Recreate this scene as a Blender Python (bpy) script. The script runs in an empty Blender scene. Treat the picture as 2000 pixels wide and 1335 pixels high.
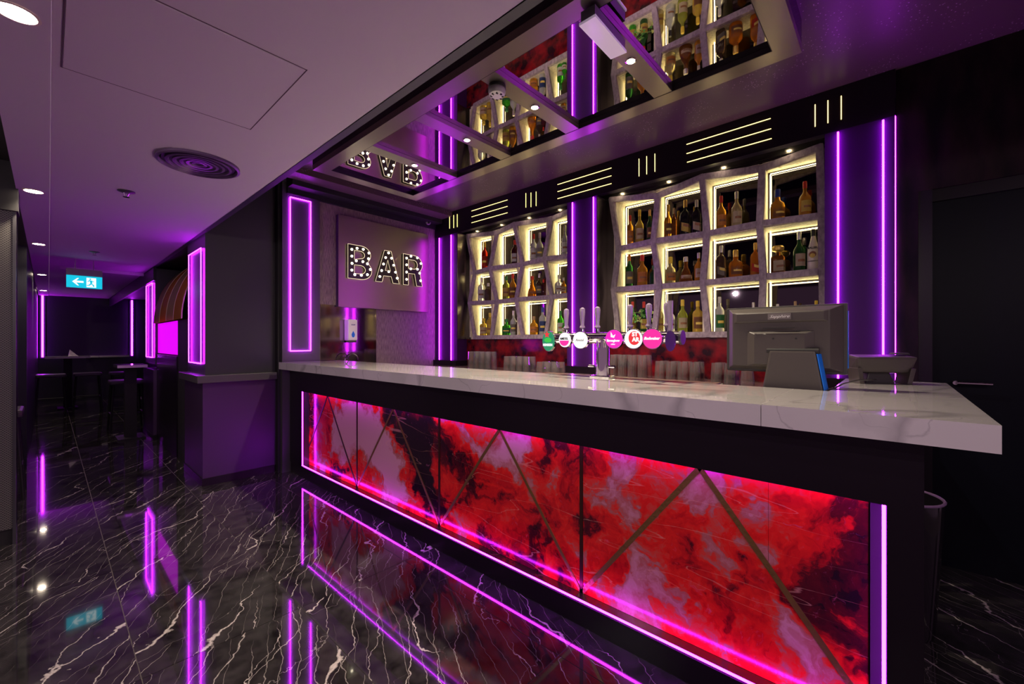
import bpy, bmesh, math, random
from mathutils import Vector, Matrix
random.seed(7)
S = bpy.context.scene
COL = S.collection
# ---------------------------------------------------------------- camera, world, exposure
H = 1.3
cd = bpy.data.cameras.new('camera'); cam = bpy.data.objects.new('camera', cd); COL.objects.link(cam)
cam.location = (0, 0, H); cam.rotation_euler = (math.radians(90), 0, math.radians(-47.8))
cd.sensor_width = 36; cd.lens = 821/2000*36; cd.clip_start = .02; cd.clip_end = 60
S.camera = cam
w = bpy.data.worlds.new('world'); S.world = w; w.use_nodes = True
w.node_tree.nodes['Background'].inputs[0].default_value = (.88, .48, .76, 1)
w.node_tree.nodes['Background'].inputs[1].default_value = .17
S.view_settings.view_transform = 'Standard'; S.view_settings.look = 'None'
S.view_settings.exposure = .38; S.view_settings.gamma = 1; S.view_settings.use_curve_mapping = False
cy = S.cycles
cy.use_denoising = True; cy.max_bounces = 10; cy.glossy_bounces = 6; cy.transmission_bounces = 8
cy.diffuse_bounces = 4; cy.transparent_max_bounces = 8; cy.caustics_reflective = False; cy.caustics_refractive = False
cy.sample_clamp_indirect = 6

for loc_, aim_, e_ in (((-1.5, .2, 2.25), (1.6, 2.2, .6), 24), ((-1.5, 2.3, 2.25), (1.6, 3.2, .7), 28), ((-.6, -1.6, 2.25), (2.2, 2.6, 1.0), 45), ((.3, -.9, 2.25), (1.6, 1.4, .4), 10)):  # added fill spots behind the camera, with no fixture modelled
    al = bpy.data.lights.new('added_fill_spot', 'SPOT'); al.energy = e_; al.color = (1, .80, .84); al.spot_size = math.radians(120); al.spot_blend = 1; al.shadow_soft_size = .03
    ao = bpy.data.objects.new('added_fill_spot', al); COL.objects.link(ao); ao.location = loc_; ao.rotation_euler = (Vector(aim_)-Vector(loc_)).to_track_quat('-Z', 'Y').to_euler()

# geometry of the photograph: a pixel put on a plane of the room
def onx(u, v, x):
    k = u-1000; t = x/(.7408*821+.6717*k); return (t*(.6717*821-.7408*k), H-(v-667.5)*t)      # y, z
def ony(u, v, y):
    k = u-1000; t = y/(.6717*821-.7408*k); return (t*(.7408*821+.6717*k), H-(v-667.5)*t)      # x, z

# ---------------------------------------------------------------- materials
def nodes(name):
    m = bpy.data.materials.new(name); m.use_nodes = True
    nt = m.node_tree; return m, nt, nt.nodes['Principled BSDF']
def mat(name, c, rough=.5, metal=0, spec=.5, coat=0, trans=0, ior=None, emis=None, es=0, bump=0, bscale=40, stretch=(1,1,1), var=0, c2=None, aniso=0):
    m, nt, b = nodes(name); I = b.inputs
    I['Base Color'].default_value = (*c, 1); I['Roughness'].default_value = rough; I['Metallic'].default_value = metal
    I['Specular IOR Level'].default_value = spec; I['Coat Weight'].default_value = coat; I['Coat Roughness'].default_value = .05
    I['Transmission Weight'].default_value = trans
    if ior: I['IOR'].default_value = ior
    if aniso: I['Anisotropic'].default_value = aniso
    if emis: I['Emission Color'].default_value = (*emis, 1); I['Emission Strength'].default_value = es
    if bump or c2:
        tc = nt.nodes.new('ShaderNodeTexCoord'); mp = nt.nodes.new('ShaderNodeMapping'); mp.inputs['Scale'].default_value = stretch
        n = nt.nodes.new('ShaderNodeTexNoise'); n.inputs['Scale'].default_value = bscale; n.inputs['Detail'].default_value = 6
        nt.links.new(tc.outputs['Object'], mp.inputs[0]); nt.links.new(mp.outputs[0], n.inputs['Vector'])
        if bump:
            bp = nt.nodes.new('ShaderNodeBump'); bp.inputs['Strength'].default_value = bump; bp.inputs['Distance'].default_value = .02
            nt.links.new(n.outputs[0], bp.inputs['Height']); nt.links.new(bp.outputs[0], I['Normal'])
        if c2:
            r = nt.nodes.new('ShaderNodeValToRGB'); e = r.color_ramp.elements
            e[0].position = .36; e[0].color = (*c, 1); e[1].position = .64; e[1].color = (*c2, 1)
            nt.links.new(n.outputs[0], r.inputs[0]); nt.links.new(r.outputs[0], I['Base Color'])
    return m
def glow(name, c, s):
    m, nt, b = nodes(name); I = b.inputs
    I['Base Color'].default_value = (.02, .02, .02, 1)
    I['Emission Color'].default_value = (*c, 1); I['Emission Strength'].default_value = s
    return m

class NG:                                   # tiny helper to write node maths
    def __init__(s, nt): s.nt = nt
    def put(s, sock, v):
        if isinstance(v, (int, float)): sock.default_value = v
        elif isinstance(v, tuple): sock.default_value = v
        else: s.nt.links.new(v, sock)
    def m(s, op, a, b=0.0, c=None, clamp=False):
        n = s.nt.nodes.new('ShaderNodeMath'); n.operation = op; n.use_clamp = clamp
        s.put(n.inputs[0], a); s.put(n.inputs[1], b)
        if c is not None: s.put(n.inputs[2], c)
        return n.outputs[0]
    def v(s, op, a, b=None, scale=None):
        n = s.nt.nodes.new('ShaderNodeVectorMath'); n.operation = op; s.put(n.inputs[0], a)
        if b is not None: s.put(n.inputs[1], b)
        if scale is not None: s.put(n.inputs['Scale'], scale)
        return n.outputs['Value' if op in ('LENGTH', 'DISTANCE') else 0]
    def noise(s, vec, scale, detail=4, rough=.5, dist=0, col=False):
        n = s.nt.nodes.new('ShaderNodeTexNoise'); s.put(n.inputs['Vector'], vec); s.put(n.inputs['Scale'], float(scale))
        n.inputs['Detail'].default_value = detail; n.inputs['Roughness'].default_value = rough; n.inputs['Distortion'].default_value = dist
        return n.outputs['Color' if col else 'Fac']
    def ramp(s, f, stops):
        r = s.nt.nodes.new('ShaderNodeValToRGB'); cr = r.color_ramp
        while len(cr.elements) < len(stops): cr.elements.new(.5)
        for e, (p, c) in zip(cr.elements, stops): e.position = p; e.color = (*c, 1) if len(c) == 3 else c
        s.put(r.inputs[0], f); return r.outputs[0]
    def mapping(s, vec, rot=(0,0,0), scale=(1,1,1)):
        n = s.nt.nodes.new('ShaderNodeMapping'); s.put(n.inputs[0], vec)
        n.inputs['Rotation'].default_value = rot; n.inputs['Scale'].default_value = scale; return n.outputs[0]
    def mix(s, f, a, b):
        n = s.nt.nodes.new('ShaderNodeMix'); n.data_type = 'RGBA'; s.put(n.inputs[0], f); s.put(n.inputs[6], a); s.put(n.inputs[7], b); return n.outputs[2]
    def tc(s, out='Object'): return s.nt.nodes.new('ShaderNodeTexCoord').outputs[out]

def veins(g, p, width, scale, seed, mod=.5):
    """thin ridges where a distorted noise crosses its middle value"""
    q = g.v('ADD', p, (seed*3.1, seed*1.7, seed))
    j = g.v('SCALE', g.v('SUBTRACT', g.noise(q, scale*9, 3, .6, col=True), (.5, .5, .5)), scale=.05/scale)
    n = g.noise(g.v('ADD', q, j), scale, 2, .5)
    d = g.m('ABSOLUTE', g.m('SUBTRACT', n, .5))
    wv = g.m('MULTIPLY', g.m('MULTIPLY_ADD', g.noise(q, scale*1.3, 2), 3.2, -1.2, clamp=True), width)
    return g.m('SUBTRACT', 1, g.m('DIVIDE', d, g.m('ADD', wv, .0004)), clamp=True)

def lines(g, p, freq, warp, width, seed):
    """long wavy lines running along x of p, broken up by noise"""
    q = g.v('ADD', p, (seed*3.1, seed*1.7, seed*.9))
    sx = g.nt.nodes.new('ShaderNodeSeparateXYZ'); g.put(sx.inputs[0], q)
    n1 = g.m('SUBTRACT', g.noise(q, 1.1, 2, .5), .5); n2 = g.m('SUBTRACT', g.noise(q, 5.5, 3, .6), .5); n3 = g.m('SUBTRACT', g.noise(q, 26, 3, .7), .5)
    sc = g.m('MULTIPLY', g.m('ADD', sx.outputs[1], g.m('ADD', g.m('MULTIPLY', n1, warp), g.m('ADD', g.m('MULTIPLY', n2, warp*.22), g.m('MULTIPLY', n3, warp*.045)))), freq)
    v = g.nt.nodes.new('ShaderNodeTexVoronoi'); v.voronoi_dimensions = '1D'; v.feature = 'DISTANCE_TO_EDGE'; v.inputs['Scale'].default_value = 1
    g.put(v.inputs['W'], sc)
    wv = g.m('MULTIPLY', g.m('MULTIPLY_ADD', g.noise(q, 1.9, 3), 4.0, -1.55, clamp=True), width*freq)
    return g.m('SUBTRACT', 1, g.m('DIVIDE', v.outputs['Distance'], g.m('ADD', wv, .0002)), clamp=True)

def floor_marble():
    m, nt, b = nodes('black marble'); g = NG(nt)
    rnd = nt.nodes.new('ShaderNodeObjectInfo').outputs['Random']
    off = nt.nodes.new('ShaderNodeCombineXYZ'); g.put(off.inputs[0], g.m('MULTIPLY', rnd, 31.0)); g.put(off.inputs[1], g.m('MULTIPLY', rnd, 17.0))
    p = g.v('ADD', g.tc(), off.outputs[0])
    v1 = lines(g, g.mapping(p, (0, 0, math.radians(-50))), 2.6, .75, .0085, 1)
    v2 = lines(g, g.mapping(p, (0, 0, math.radians(-57))), 7.5, .45, .0035, 5)
    v3 = lines(g, g.mapping(p, (0, 0, math.radians(-20))), 2.2, 1.1, .0030, 9)
    v4 = lines(g, g.mapping(p, (0, 0, math.radians(-62))), 15, .30, .0020, 12)
    f = g.m('MAXIMUM', g.m('MULTIPLY', g.m('POWER', v1, .6), .95), g.m('MAXIMUM', g.m('MULTIPLY', v2, .8), g.m('MAXIMUM', g.m('MULTIPLY', v3, .45), g.m('MULTIPLY', v4, .5))), clamp=True)
    cloud = g.noise(p, 9, 6, .65)
    base = g.ramp(cloud, [(.35, (.008, .007, .0075)), (.7, (.045, .040, .042))])
    g.put(b.inputs['Base Color'], g.mix(f, base, (.62, .56, .54, 1)))
    b.inputs['Roughness'].default_value = .06; b.inputs['IOR'].default_value = 1.75
    b.inputs['Coat Weight'].default_value = .6; b.inputs['Coat Roughness'].default_value = .02
    return m
def white_marble():
    m, nt, b = nodes('white marble'); g = NG(nt)
    p = g.mapping(g.mapping(g.tc(), (0, 0, math.radians(35))), scale=(.6, 1.5, 1.2))
    v1 = veins(g, p, .035, 1.1, 2); v2 = veins(g, p, .010, 2.4, 7)
    f = g.m('MAXIMUM', g.m('MULTIPLY', v1, .5), g.m('MULTIPLY', v2, .35))
    g.put(b.inputs['Base Color'], g.mix(f, g.ramp(g.noise(p, 2, 4), [(.3, (.74, .71, .70)), (.7, (.84, .81, .80))]), (.22, .21, .22, 1)))
    b.inputs['Roughness'].default_value = .045; b.inputs['IOR'].default_value = 1.6; b.inputs['Coat Weight'].default_value = .7
    return m
def red_art():
    m, nt, b = nodes('red marbled stone'); g = NG(nt)
    p = g.tc()
    w1 = g.v('SCALE', g.v('SUBTRACT', g.noise(p, 1.7, 5, .6, col=True), (.5, .5, .5)), scale=.75)
    pw = g.v('ADD', p, w1)
    w2 = g.v('SCALE', g.v('SUBTRACT', g.noise(pw, 4.5, 6, .6, col=True), (.5, .5, .5)), scale=.24)
    q = g.v('ADD', pw, w2)
    q = g.v('ADD', q, g.v('SCALE', g.v('SUBTRACT', g.noise(q, 13, 4, .6, col=True), (.5, .5, .5)), scale=.07))
    f = g.m('MULTIPLY_ADD', g.m('SUBTRACT', g.noise(q, 2.6, 5, .55), .5), 1.45, .525)
    xp = 1.700
    blobs = [(690,800,.13,.02),(745,915,.16,.03),(1050,905,.24,.17),(1110,990,.2,.18),(1165,960,.16,.16),(1010,880,.12,.1),(1240,1080,.26,.19),(1310,1090,.2,.14),(1150,880,.12,.1),(1200,1010,.15,.12),(1600,1230,.1,.12),
             (640,850,.1,-.2),(780,800,.12,-.17),(905,850,.14,-.15),(1010,1060,.14,-.2),(850,900,.12,-.12),(1385,950,.12,-.24),(1505,1010,.15,-.22),(1440,1130,.16,-.24),(1600,1290,.16,-.25),(1500,1200,.12,-.2),(960,900,.1,-.15),(1290,900,.14,-.16),(1630,1040,.28,-.07),(1570,960,.2,-.06)]
    for u, v_, r, a in blobs:
        y, z = onx(u, v_, xp)
        d = g.v('DISTANCE', g.v('MULTIPLY', q, (0, 1, 1)), (0.0, y, z))
        f = g.m('ADD', f, g.m('MULTIPLY', g.m('MINIMUM', g.m('SUBTRACT', 1, g.m('DIVIDE', d, r*1.9), clamp=True), 1.0), a*1.25))
    col = g.ramp(f, [(.24, (.012, .0, .008)), (.36, (.10, .002, .01)), (.44, (.62, .008, .012)), (.53, (.85, .018, .012)), (.575, (.74, .07, .04)), (.61, (.50, .15, .12)), (.68, (.62, .28, .26)), (.76, (.70, .38, .38))])
    fine = g.noise(q, 26, 5, .7)
    col = g.mix(g.m('MULTIPLY', g.m('SUBTRACT', fine, .62, clamp=True), 3.2, clamp=True), col, (.70, .20, .34, 1))
    pv = g.mapping(p, scale=(1, .35, 2.6))
    hv = veins(g, pv, .008, 3.0, 4)
    col = g.mix(g.m('MULTIPLY', hv, .4), col, (.9, .5, .3, 1))
    g.put(b.inputs['Base Color'], col)
    b.inputs['Roughness'].default_value = .16
    return m
def art_ceiling():
    m, nt, b = nodes('mauve ceiling with painted sparkle'); g = NG(nt)
    p = g.tc()
    sp = nt.nodes.new('ShaderNodeTexVoronoi'); g.put(sp.inputs['Vector'], p); sp.inputs['Scale'].default_value = 62
    dots = g.m('SUBTRACT', 1, g.m('MULTIPLY', sp.outputs['Distance'], 4.2), clamp=True)  # glints of the glitter painted as bright dots
    cl = g.m('MULTIPLY', g.m('SUBTRACT', g.noise(p, 3.2, 3), .47, clamp=True), 10, clamp=True)
    pick = g.m('GREATER_THAN', sp.outputs['Color'], .45)
    f = g.m('MULTIPLY', g.m('MULTIPLY', dots, cl), pick)
    g.put(b.inputs['Base Color'], g.mix(f, (.12, .065, .095, 1), (1.0, .7, .95, 1)))
    b.inputs['Roughness'].default_value = .38
    return m
def perforated():
    m, nt, b = nodes('perforated grey panel'); g = NG(nt)
    v = nt.nodes.new('ShaderNodeTexVoronoi'); v.inputs['Scale'].default_value = 95; v.inputs['Randomness'].default_value = 0
    g.put(v.inputs['Vector'], g.mapping(g.tc(), (0, math.radians(45), 0)))
    f = g.m('GREATER_THAN', v.outputs['Distance'], .42)
    g.put(b.inputs['Base Color'], g.mix(f, (.02, .02, .02, 1), (.13, .12, .115, 1)))
    b.inputs['Roughness'].default_value = .5
    return m

MARBLE_F = floor_marble(); MARBLE_W = white_marble(); ART = red_art(); CEIL_UP = art_ceiling(); PERF = perforated()
GROUT = mat('grout', (.23, .20, .19), .6)
PAINT = mat('white ceiling paint', (.62, .56, .60), .75)
OLIVE = mat('dark olive paint', (.035, .038, .032), .6)
BLACK = mat('black lacquer', (.010, .006, .011), .30, spec=.3)
BLACKM = mat('matt black', (.010, .009, .011), .6)
NAVY = mat('black satin wall paint', (.012, .012, .022), .42)
SATIN = mat('dark satin metal', (.060, .058, .066), .34, metal=.35)
BRUSH = mat('brushed dark steel', (.20, .175, .15), .24, metal=.95)
FRAMEM = mat('brushed bronze aluminium', (.34, .30, .26), .28, metal=.85)
MIRR = mat('mirror glass', (.78, .74, .74), .012, metal=1)
SPLASH = mat('polished steel splash panel', (.36, .32, .29), .07, metal=1)
SIGNP = mat('olive brushed sign metal', (.38, .34, .24), .30, metal=.9)
DMIRR = mat('smoked mirror glass', (.10, .085, .10), .03, metal=1)
WALLP = mat('streaked mauve wallpaper', (.16, .105, .115), .45, bump=.35, bscale=30, stretch=(4,4,.5), c2=(.33, .25, .22))
DWALL = mat('dark reddish textured wall', (.004, .003, .004), .55, spec=.15, bump=.3, bscale=6, c2=(.020, .011, .012), stretch=(1, 2, .6))
PURW = mat('dark satin paint with neon tint', (.044, .010, .064), .42, spec=.15)  # dark column paint with the purple of the neon glow mixed in
SHELF = mat('grey concrete effect board', (.27, .215, .25), .6, bump=.25, bscale=45, c2=(.44, .36, .40), stretch=(1,1,.6))
CELL = mat('streaked board with strip glow', (.60, .54, .42), .5, bump=.3, bscale=30, c2=(.86, .78, .60), stretch=(2,2,.5))  # shelf board lightened to cream, strip light put into its colour
RED = mat('red splashback stone', (.02, .004, .008), .15, bscale=9, c2=(.24, .008, .012))
BACKTOP = mat('brown stone worktop', (.10, .065, .055), .15, bscale=14, c2=(.22, .15, .13))
STEEL = mat('stainless steel', (.55, .52, .52), .16, metal=1)
CHROME = mat('chrome', (.80, .77, .80), .05, metal=1)
GOLD = mat('antique gold strip', (.42, .28, .08), .30, metal=.9, bump=.2, bscale=60)
GOLDD = mat('dark bronze strip', (.10, .045, .025), .3, metal=.8)
WHITEP = mat('white plastic', (.80, .76, .78), .35)
DKPL = mat('black plastic', (.035, .032, .033), .45)
GREYPL = mat('dark grey plastic', (.055, .045, .042), .45)
BLUEPL = mat('blue plastic', (.0, .16, .75), .3)
PURPLE = glow('purple neon', (.54, .015, 1.0), 27)
PURPLE.name = 'violet neon'
AMB = glow('warm white led', (1.0, .84, .40), 22)
AMBL = glow('pale yellow light bar', (1.0, .80, .25), 2.6)
BULB = glow('warm bulb', (1.0, .88, .62), 9)
PUCK = glow('puck lamp face', (1.0, .82, .5), 40)
LAMP = glow('lamp face', (1.0, .82, .62), 40)
TEAL = glow('teal sign face', (.0, .45, .62), 1.0)
SIGNW = glow('white sign symbol', (.85, 1.0, 1.0), 1.0)
MAG = glow('magenta backlit panel', (.62, .0, .78), 1.0)
REFLEX = glow('red reflex line', (.6, .0, .05), .5)
def text_mat(c): return mat('print ink', c, .5)
INKW = glow('lit white print', (1, .95, .97), .9); INKK = mat('black print', (.02, .02, .02), .5)

# ---------------------------------------------------------------- helpers
def bx(bm, x0, x1, y0, y1, z0, z1):
    v = [bm.verts.new(p) for p in ((x0,y0,z0),(x1,y0,z0),(x1,y1,z0),(x0,y1,z0),(x0,y0,z1),(x1,y0,z1),(x1,y1,z1),(x0,y1,z1))]
    for f in ((0,3,2,1),(4,5,6,7),(0,1,5,4),(1,2,6,5),(2,3,7,6),(3,0,4,7)): bm.faces.new([v[i] for i in f])
def tube(bm, a, b, r, r2=None, n=12, cap=True):
    a = Vector(a); b = Vector(b); d = (b-a).normalized(); r2 = r if r2 is None else r2
    s = d.orthogonal().normalized(); t = d.cross(s)
    A = [bm.verts.new(a+(s*math.cos(k*2*math.pi/n)+t*math.sin(k*2*math.pi/n))*r) for k in range(n)]
    B = [bm.verts.new(b+(s*math.cos(k*2*math.pi/n)+t*math.sin(k*2*math.pi/n))*r2) for k in range(n)]
    for k in range(n): bm.faces.new((A[k], A[(k+1)%n], B[(k+1)%n], B[k]))
    if cap: bm.faces.new(A[::-1]); bm.faces.new(B)
def path_tube(bm, pts, r, n=8):
    for a, b in zip(pts, pts[1:]): tube(bm, a, b, r, n=n)
def lathe(bm, prof, n=20, c=(0,0,0), sq=0.0, sx=1, sy=1):
    """prof: (radius, z). sq > 0 squares the section off"""
    rings = []
    for r, z in prof:
        ring = []
        for k in range(n):
            a = (k+.5)*2*math.pi/n; ca, sa = math.cos(a), math.sin(a)
            q = 1
            if sq and r > .018: q = (1-sq)+sq/max(abs(ca), abs(sa))*.92
            ring.append(bm.verts.new((c[0]+r*q*ca*sx, c[1]+r*q*sa*sy, c[2]+z)))
        rings.append(ring)
    for A, B in zip(rings, rings[1:]):
        for k in range(n): bm.faces.new((A[k], A[(k+1)%n], B[(k+1)%n], B[k]))
    bm.faces.new(rings[0][::-1]); bm.faces.new(rings[-1])
def prism(bm, pts, off):
    """flat polygon pts (3D) extruded by vector off"""
    off = Vector(off); A = [bm.verts.new(p) for p in pts]; B = [bm.verts.new(Vector(p)+off) for p in pts]
    n = len(pts); bm.faces.new(A[::-1]); bm.faces.new(B)
    for k in range(n): bm.faces.new((A[k], A[(k+1)%n], B[(k+1)%n], B[k]))
def new(name, bm, m, parent=None, smooth=False, bevel=0):
    bmesh.ops.recalc_face_normals(bm, faces=bm.faces[:])
    if bevel:
        bmesh.ops.bevel(bm, geom=[e for e in bm.edges if e.calc_face_angle(0) > .6], offset=bevel, segments=2, affect='EDGES', profile=.6)
    me = bpy.data.meshes.new(name)
    if parent is not None and parent.get('_w'):          # parts of placed things are drawn in room coordinates
        bmesh.ops.translate(bm, verts=bm.verts[:], vec=-Vector(parent['_w']))
    bm.to_mesh(me); bm.free(); me.materials.append(m)
    if smooth:
        me.polygons.foreach_set('use_smooth', [True]*len(me.polygons))
        me.set_sharp_from_angle(angle=math.radians(40))
    o = bpy.data.objects.new(name, me); COL.objects.link(o)
    if parent is not None: o.parent = parent
    return o
def mk(name, fn, m, parent=None, **k):
    bm = bmesh.new(); fn(bm); return new(name, bm, m, parent, **k)
def box(name, b, m, parent=None, **k): return mk(name, lambda bm: bx(bm, *b), m, parent, **k)
def cyl(name, a, b, r, m, parent=None, r2=None, n=16): return mk(name, lambda bm: tube(bm, a, b, r, r2, n), m, parent, smooth=True)
def thing(name, label, cat, loc=(0,0,0), group=None, world=True):
    o = bpy.data.objects.new(name, None); COL.objects.link(o); o.location = loc; o.empty_display_size = .1
    o['label'] = label; o['category'] = cat
    if group: o['group'] = group
    if world: o['_w'] = [float(c) if c else 1e-9 for c in loc]
    return o
def tag(o, label, cat, group=None, kind=None):
    o['label'] = label; o['category'] = cat
    if group: o['group'] = group
    if kind: o['kind'] = kind
    return o
def struct(name, b, m, **k):
    o = box(name, b, m, **k); o['kind'] = 'structure'; return o
def sub(parent, child_of):                               # make a sub-part share the part's frame
    child_of.parent = parent
def text(name, s, size, m, loc, rot, parent=None, shear=0, off=0, sx=1, ext=.0012, align='CENTER'):
    cu = bpy.data.curves.new(name, 'FONT'); cu.body = s; cu.size = size; cu.align_x = align; cu.align_y = 'CENTER'; cu.extrude = ext
    cu.shear = shear; cu.offset = off; cu.resolution_u = 3
    t = bpy.data.objects.new(name, cu); COL.objects.link(t)
    dg = bpy.context.evaluated_depsgraph_get(); me = bpy.data.meshes.new_from_object(t.evaluated_get(dg))
    bpy.data.objects.remove(t)
    M = Matrix.Translation(loc) @ rot.to_4x4() @ Matrix.Diagonal((sx, 1, 1, 1))
    me.transform(M)
    if parent is not None and parent.get('_w'): me.transform(Matrix.Translation(-Vector(parent['_w'])))
    me.materials.clear(); me.materials.append(m); me.name = name
    o = bpy.data.objects.new(name, me); COL.objects.link(o)
    if parent is not None: o.parent = parent
    return o
FACE_MX = Matrix(((0,0,-1),(-1,0,0),(0,1,0)))            # text read by someone looking along +x
FACE_MY = Matrix(((1,0,0),(0,0,-1),(0,1,0)))             # text read by someone looking along +y
def outline(name, splines, m, fr, loc, parent, ext=.01, bevel=0, fill=True):
    """2D outlines (list of closed point lists) -> one mesh; holes are cut"""
    cu = bpy.data.curves.new(name, 'CURVE'); cu.dimensions = '2D' if fill else '3D'
    cu.fill_mode = 'BOTH' if fill else 'FULL'; cu.extrude = ext if fill else 0; cu.bevel_depth = bevel; cu.bevel_resolution = 1
    for pts in splines:
        sp = cu.splines.new('POLY'); sp.points.add(len(pts)-1); sp.use_cyclic_u = True
        for q, (a, b) in zip(sp.points, pts): q.co = (a, b, 0, 1)
    t = bpy.data.objects.new(name, cu); COL.objects.link(t)
    dg = bpy.context.evaluated_depsgraph_get(); me = bpy.data.meshes.new_from_object(t.evaluated_get(dg)); bpy.data.objects.remove(t)
    me.transform(Matrix.Translation(loc) @ fr.to_4x4())
    if parent is not None and parent.get('_w'): me.transform(Matrix.Translation(-Vector(parent['_w'])))
    me.materials.clear(); me.materials.append(m); me.name = name
    o = bpy.data.objects.new(name, me); COL.objects.link(o); o.parent = parent; return o

def spot(name, loc, power, col=(1, .82, .6), size=110, blend=.8, r=.03, parent=None):
    l = bpy.data.lights.new(name, 'SPOT'); l.energy = power; l.color = col; l.spot_size = math.radians(size); l.spot_blend = blend; l.shadow_soft_size = r
    o = bpy.data.objects.new(name, l); COL.objects.link(o)
    o.location = loc
    if parent is not None:
        o.parent = parent; o.location = Vector(loc)-Vector(parent['_w'])
    return o

# ================================================================ SETTING
YB = 4.50          # wall with the BAR sign
XC = 3.44          # front of the back-bar columns
ZC = 2.29          # low corridor ceiling
ZU = 2.95          # ceiling over the bar
fl = struct('floor', (-3.0, 4.2, -1.6, 13.6, -.06, -.003), GROUT)
tile_me = None
xs = [.242-.59*k for k in range(5, 0, -1)] + [.242+.59*k for k in range(0, 7)]
ys = [2.15+1.12*k for k in range(-3, 11)]
for x in xs:
    for y in ys:
        x1, y1 = x+.587, y+1.117
        if y > 5.6 and (x > 1.3 or x < -1): continue
        if x > 2.0 and y > 3.4: continue
        if tile_me is None:
            bm = bmesh.new(); bx(bm, -.2935, .2935, -.5585, .5585, -.02, 0)
            t = new('tile', bm, MARBLE_F, fl, bevel=0); tile_me = t.data
        else:
            t = bpy.data.objects.new('tile', tile_me); COL.objects.link(t); t.parent = fl
        t.location = (x+.295, y+.56, 0)
# low ceiling over the guests' side, narrow strip on its left, ceiling over the bar
struct('ceiling', (.008, .93, -1.2, 13.3, ZC, ZC+.1), PAINT)
struct('ceiling.001', (-.14, .005, -1.2, 13.3, ZC-.006, ZC+.1), PAINT)
struct('ceiling.002', (-3.0, -.15, -1.2, 13.3, ZC+.16, ZC+.24), OLIVE)
struct('ceiling.003', (.935, 4.2, -1.6, 4.75, ZU, ZU+.1), CEIL_UP)
struct('trim_1', (.925, .965, -1.2, 13.3, ZC, ZU), NAVY)                         # upstand above the edge of the low ceiling
struct('trim_2', (.10, .93, 8.05, 8.09, ZC-.035, ZC+.01), PAINT)                   # drop in the ceiling beyond the exit sign
struct('wall_back', (-1.0, 2.6, 13.3, 13.5, 0, 2.4), NAVY)
struct('wall_left', (-.30, -.15, 6.6, 13.3, 0, ZC), NAVY)
struct('wall_right', (1.62, 1.75, 4.75, 13.3, 0, 2.9), NAVY)
struct('ceiling.004', (.96, 1.62, 4.75, 13.3, ZC+.02, ZC+.10), BLACKM)
struct('trim_3', (.935, .965, 7.26, 13.3, 2.12, ZC+.02), NAVY)
# wall behind the BAR sign
struct('wall_bar_end', (1.92, 3.6, YB, YB+.15, 0, ZU), WALLP)
struct('trim_4', (1.60, 3.44, YB-.16, YB, 2.84, ZU), BLACKM)
struct('trim_5', (1.60, 3.44, YB-.03, YB, 2.785, 2.84), BLACKM)
struct('trim_6', (1.0, 3.44, YB-.36, YB-.16, 2.89, ZU), CEIL_UP)
# back wall of the bar and door wall
struct('wall_bar_back', (3.85, 4.0, -.1, 4.6, 0, ZU), NAVY)
struct('wall_door_side', (3.46, 3.6, -.11, -.012, 0, ZU), DWALL)
struct('wall_door_side.001', (3.46, 3.6, -1.6, -.11, 2.19, ZU), DWALL)
struct('wall_far_right', (3.2, 3.4, -1.75, -1.6, 0, ZU), BLACKM)
d = struct('door_1', (3.50, 3.54, -1.25, -.17, 0, 2.12), mat('navy door paint', (.002, .003, .008), .4, spec=.15))
for k, (b) in enumerate([(3.462, 3.56, -.17, -.1105, 0, 2.19), (3.475, 3.56, -1.6, -.17, 2.12, 2.19), (3.47, 3.56, -.145, -.125, 0, 2.175)][:2]):
    box('door_frame', b, BLACK, d)
hx = mk('door_handle', lambda bm: (tube(bm, (3.50, -.26, 1.07), (3.43, -.26, 1.07), .011), tube(bm, (3.435, -.26, 1.07), (3.435, -.40, 1.07), .009)), STEEL, d)

# ================================================================ NEON helpers
def neon(parent, a, b, r=.0055, m=None):
    return cyl('neon_tube', a, b, r*.80, m or PURPLE, parent, n=8)
def neon_rect_y(parent, x0, x1, z0, z1, y):
    for a, b in (((x0,y,z0),(x1,y,z0)), ((x0,y,z1),(x1,y,z1)), ((x0,y,z0),(x0,y,z1)), ((x1,y,z0),(x1,y,z1))): neon(parent, a, b)
def neon_rect_x(parent, y0, y1, z0, z1, x, r=.0055):
    for a, b in (((x,y0,z0),(x,y1,z0)), ((x,y0,z1),(x,y1,z1)), ((x,y0,z0),(x,y0,z1)), ((x,y1,z0),(x,y1,z1))): neon(parent, a, b, r)

# ================================================================ CORRIDOR PILLARS
LOWP = mat('gunmetal panel with neon tint', (.10, .05, .13), .40, metal=.7)  # violet cast of the bar neon put into the gunmetal colour
def pillar(name, label, y0, y1, x1, zt, ny, nz, nzb, ledge=True):
    t = thing(name, label, 'pillar', (1.1, (y0+y1)/2, 0))
    box('upper_shaft', (.955, x1, y0+.02, y1, 1.0, zt), SATIN, t)
    box('lower_shaft', (.932, x1, y0, y1, .07, .93), LOWP, t)
    box('plinth', (.925, x1, y0-.008, y1, 0, .07), BLACK, t)
    if ledge: box('ledge', (.885, x1, y0-.045, y1+.02, .93, 1.0), mat('grey stone ledge', (.085, .075, .085), .3), t, bevel=.006)
    neon_rect_x(t, ny[0], ny[1], nzb, nz, .943, .0048)
    return t
pillar('corridor_pillar', 'dark satin pillar with stone ledge and neon rectangle, joined to the bar end', 4.60, 5.34, 1.535, 2.94, (4.72, 5.22), 2.165, 1.10)
pillar('corridor_pillar', 'slim dark corridor pillar with neon rectangle beyond the striped awning', 7.25, 8.10, 1.45, 2.28, (7.42, 7.95), 2.10, 1.09, ledge=False)

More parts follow.
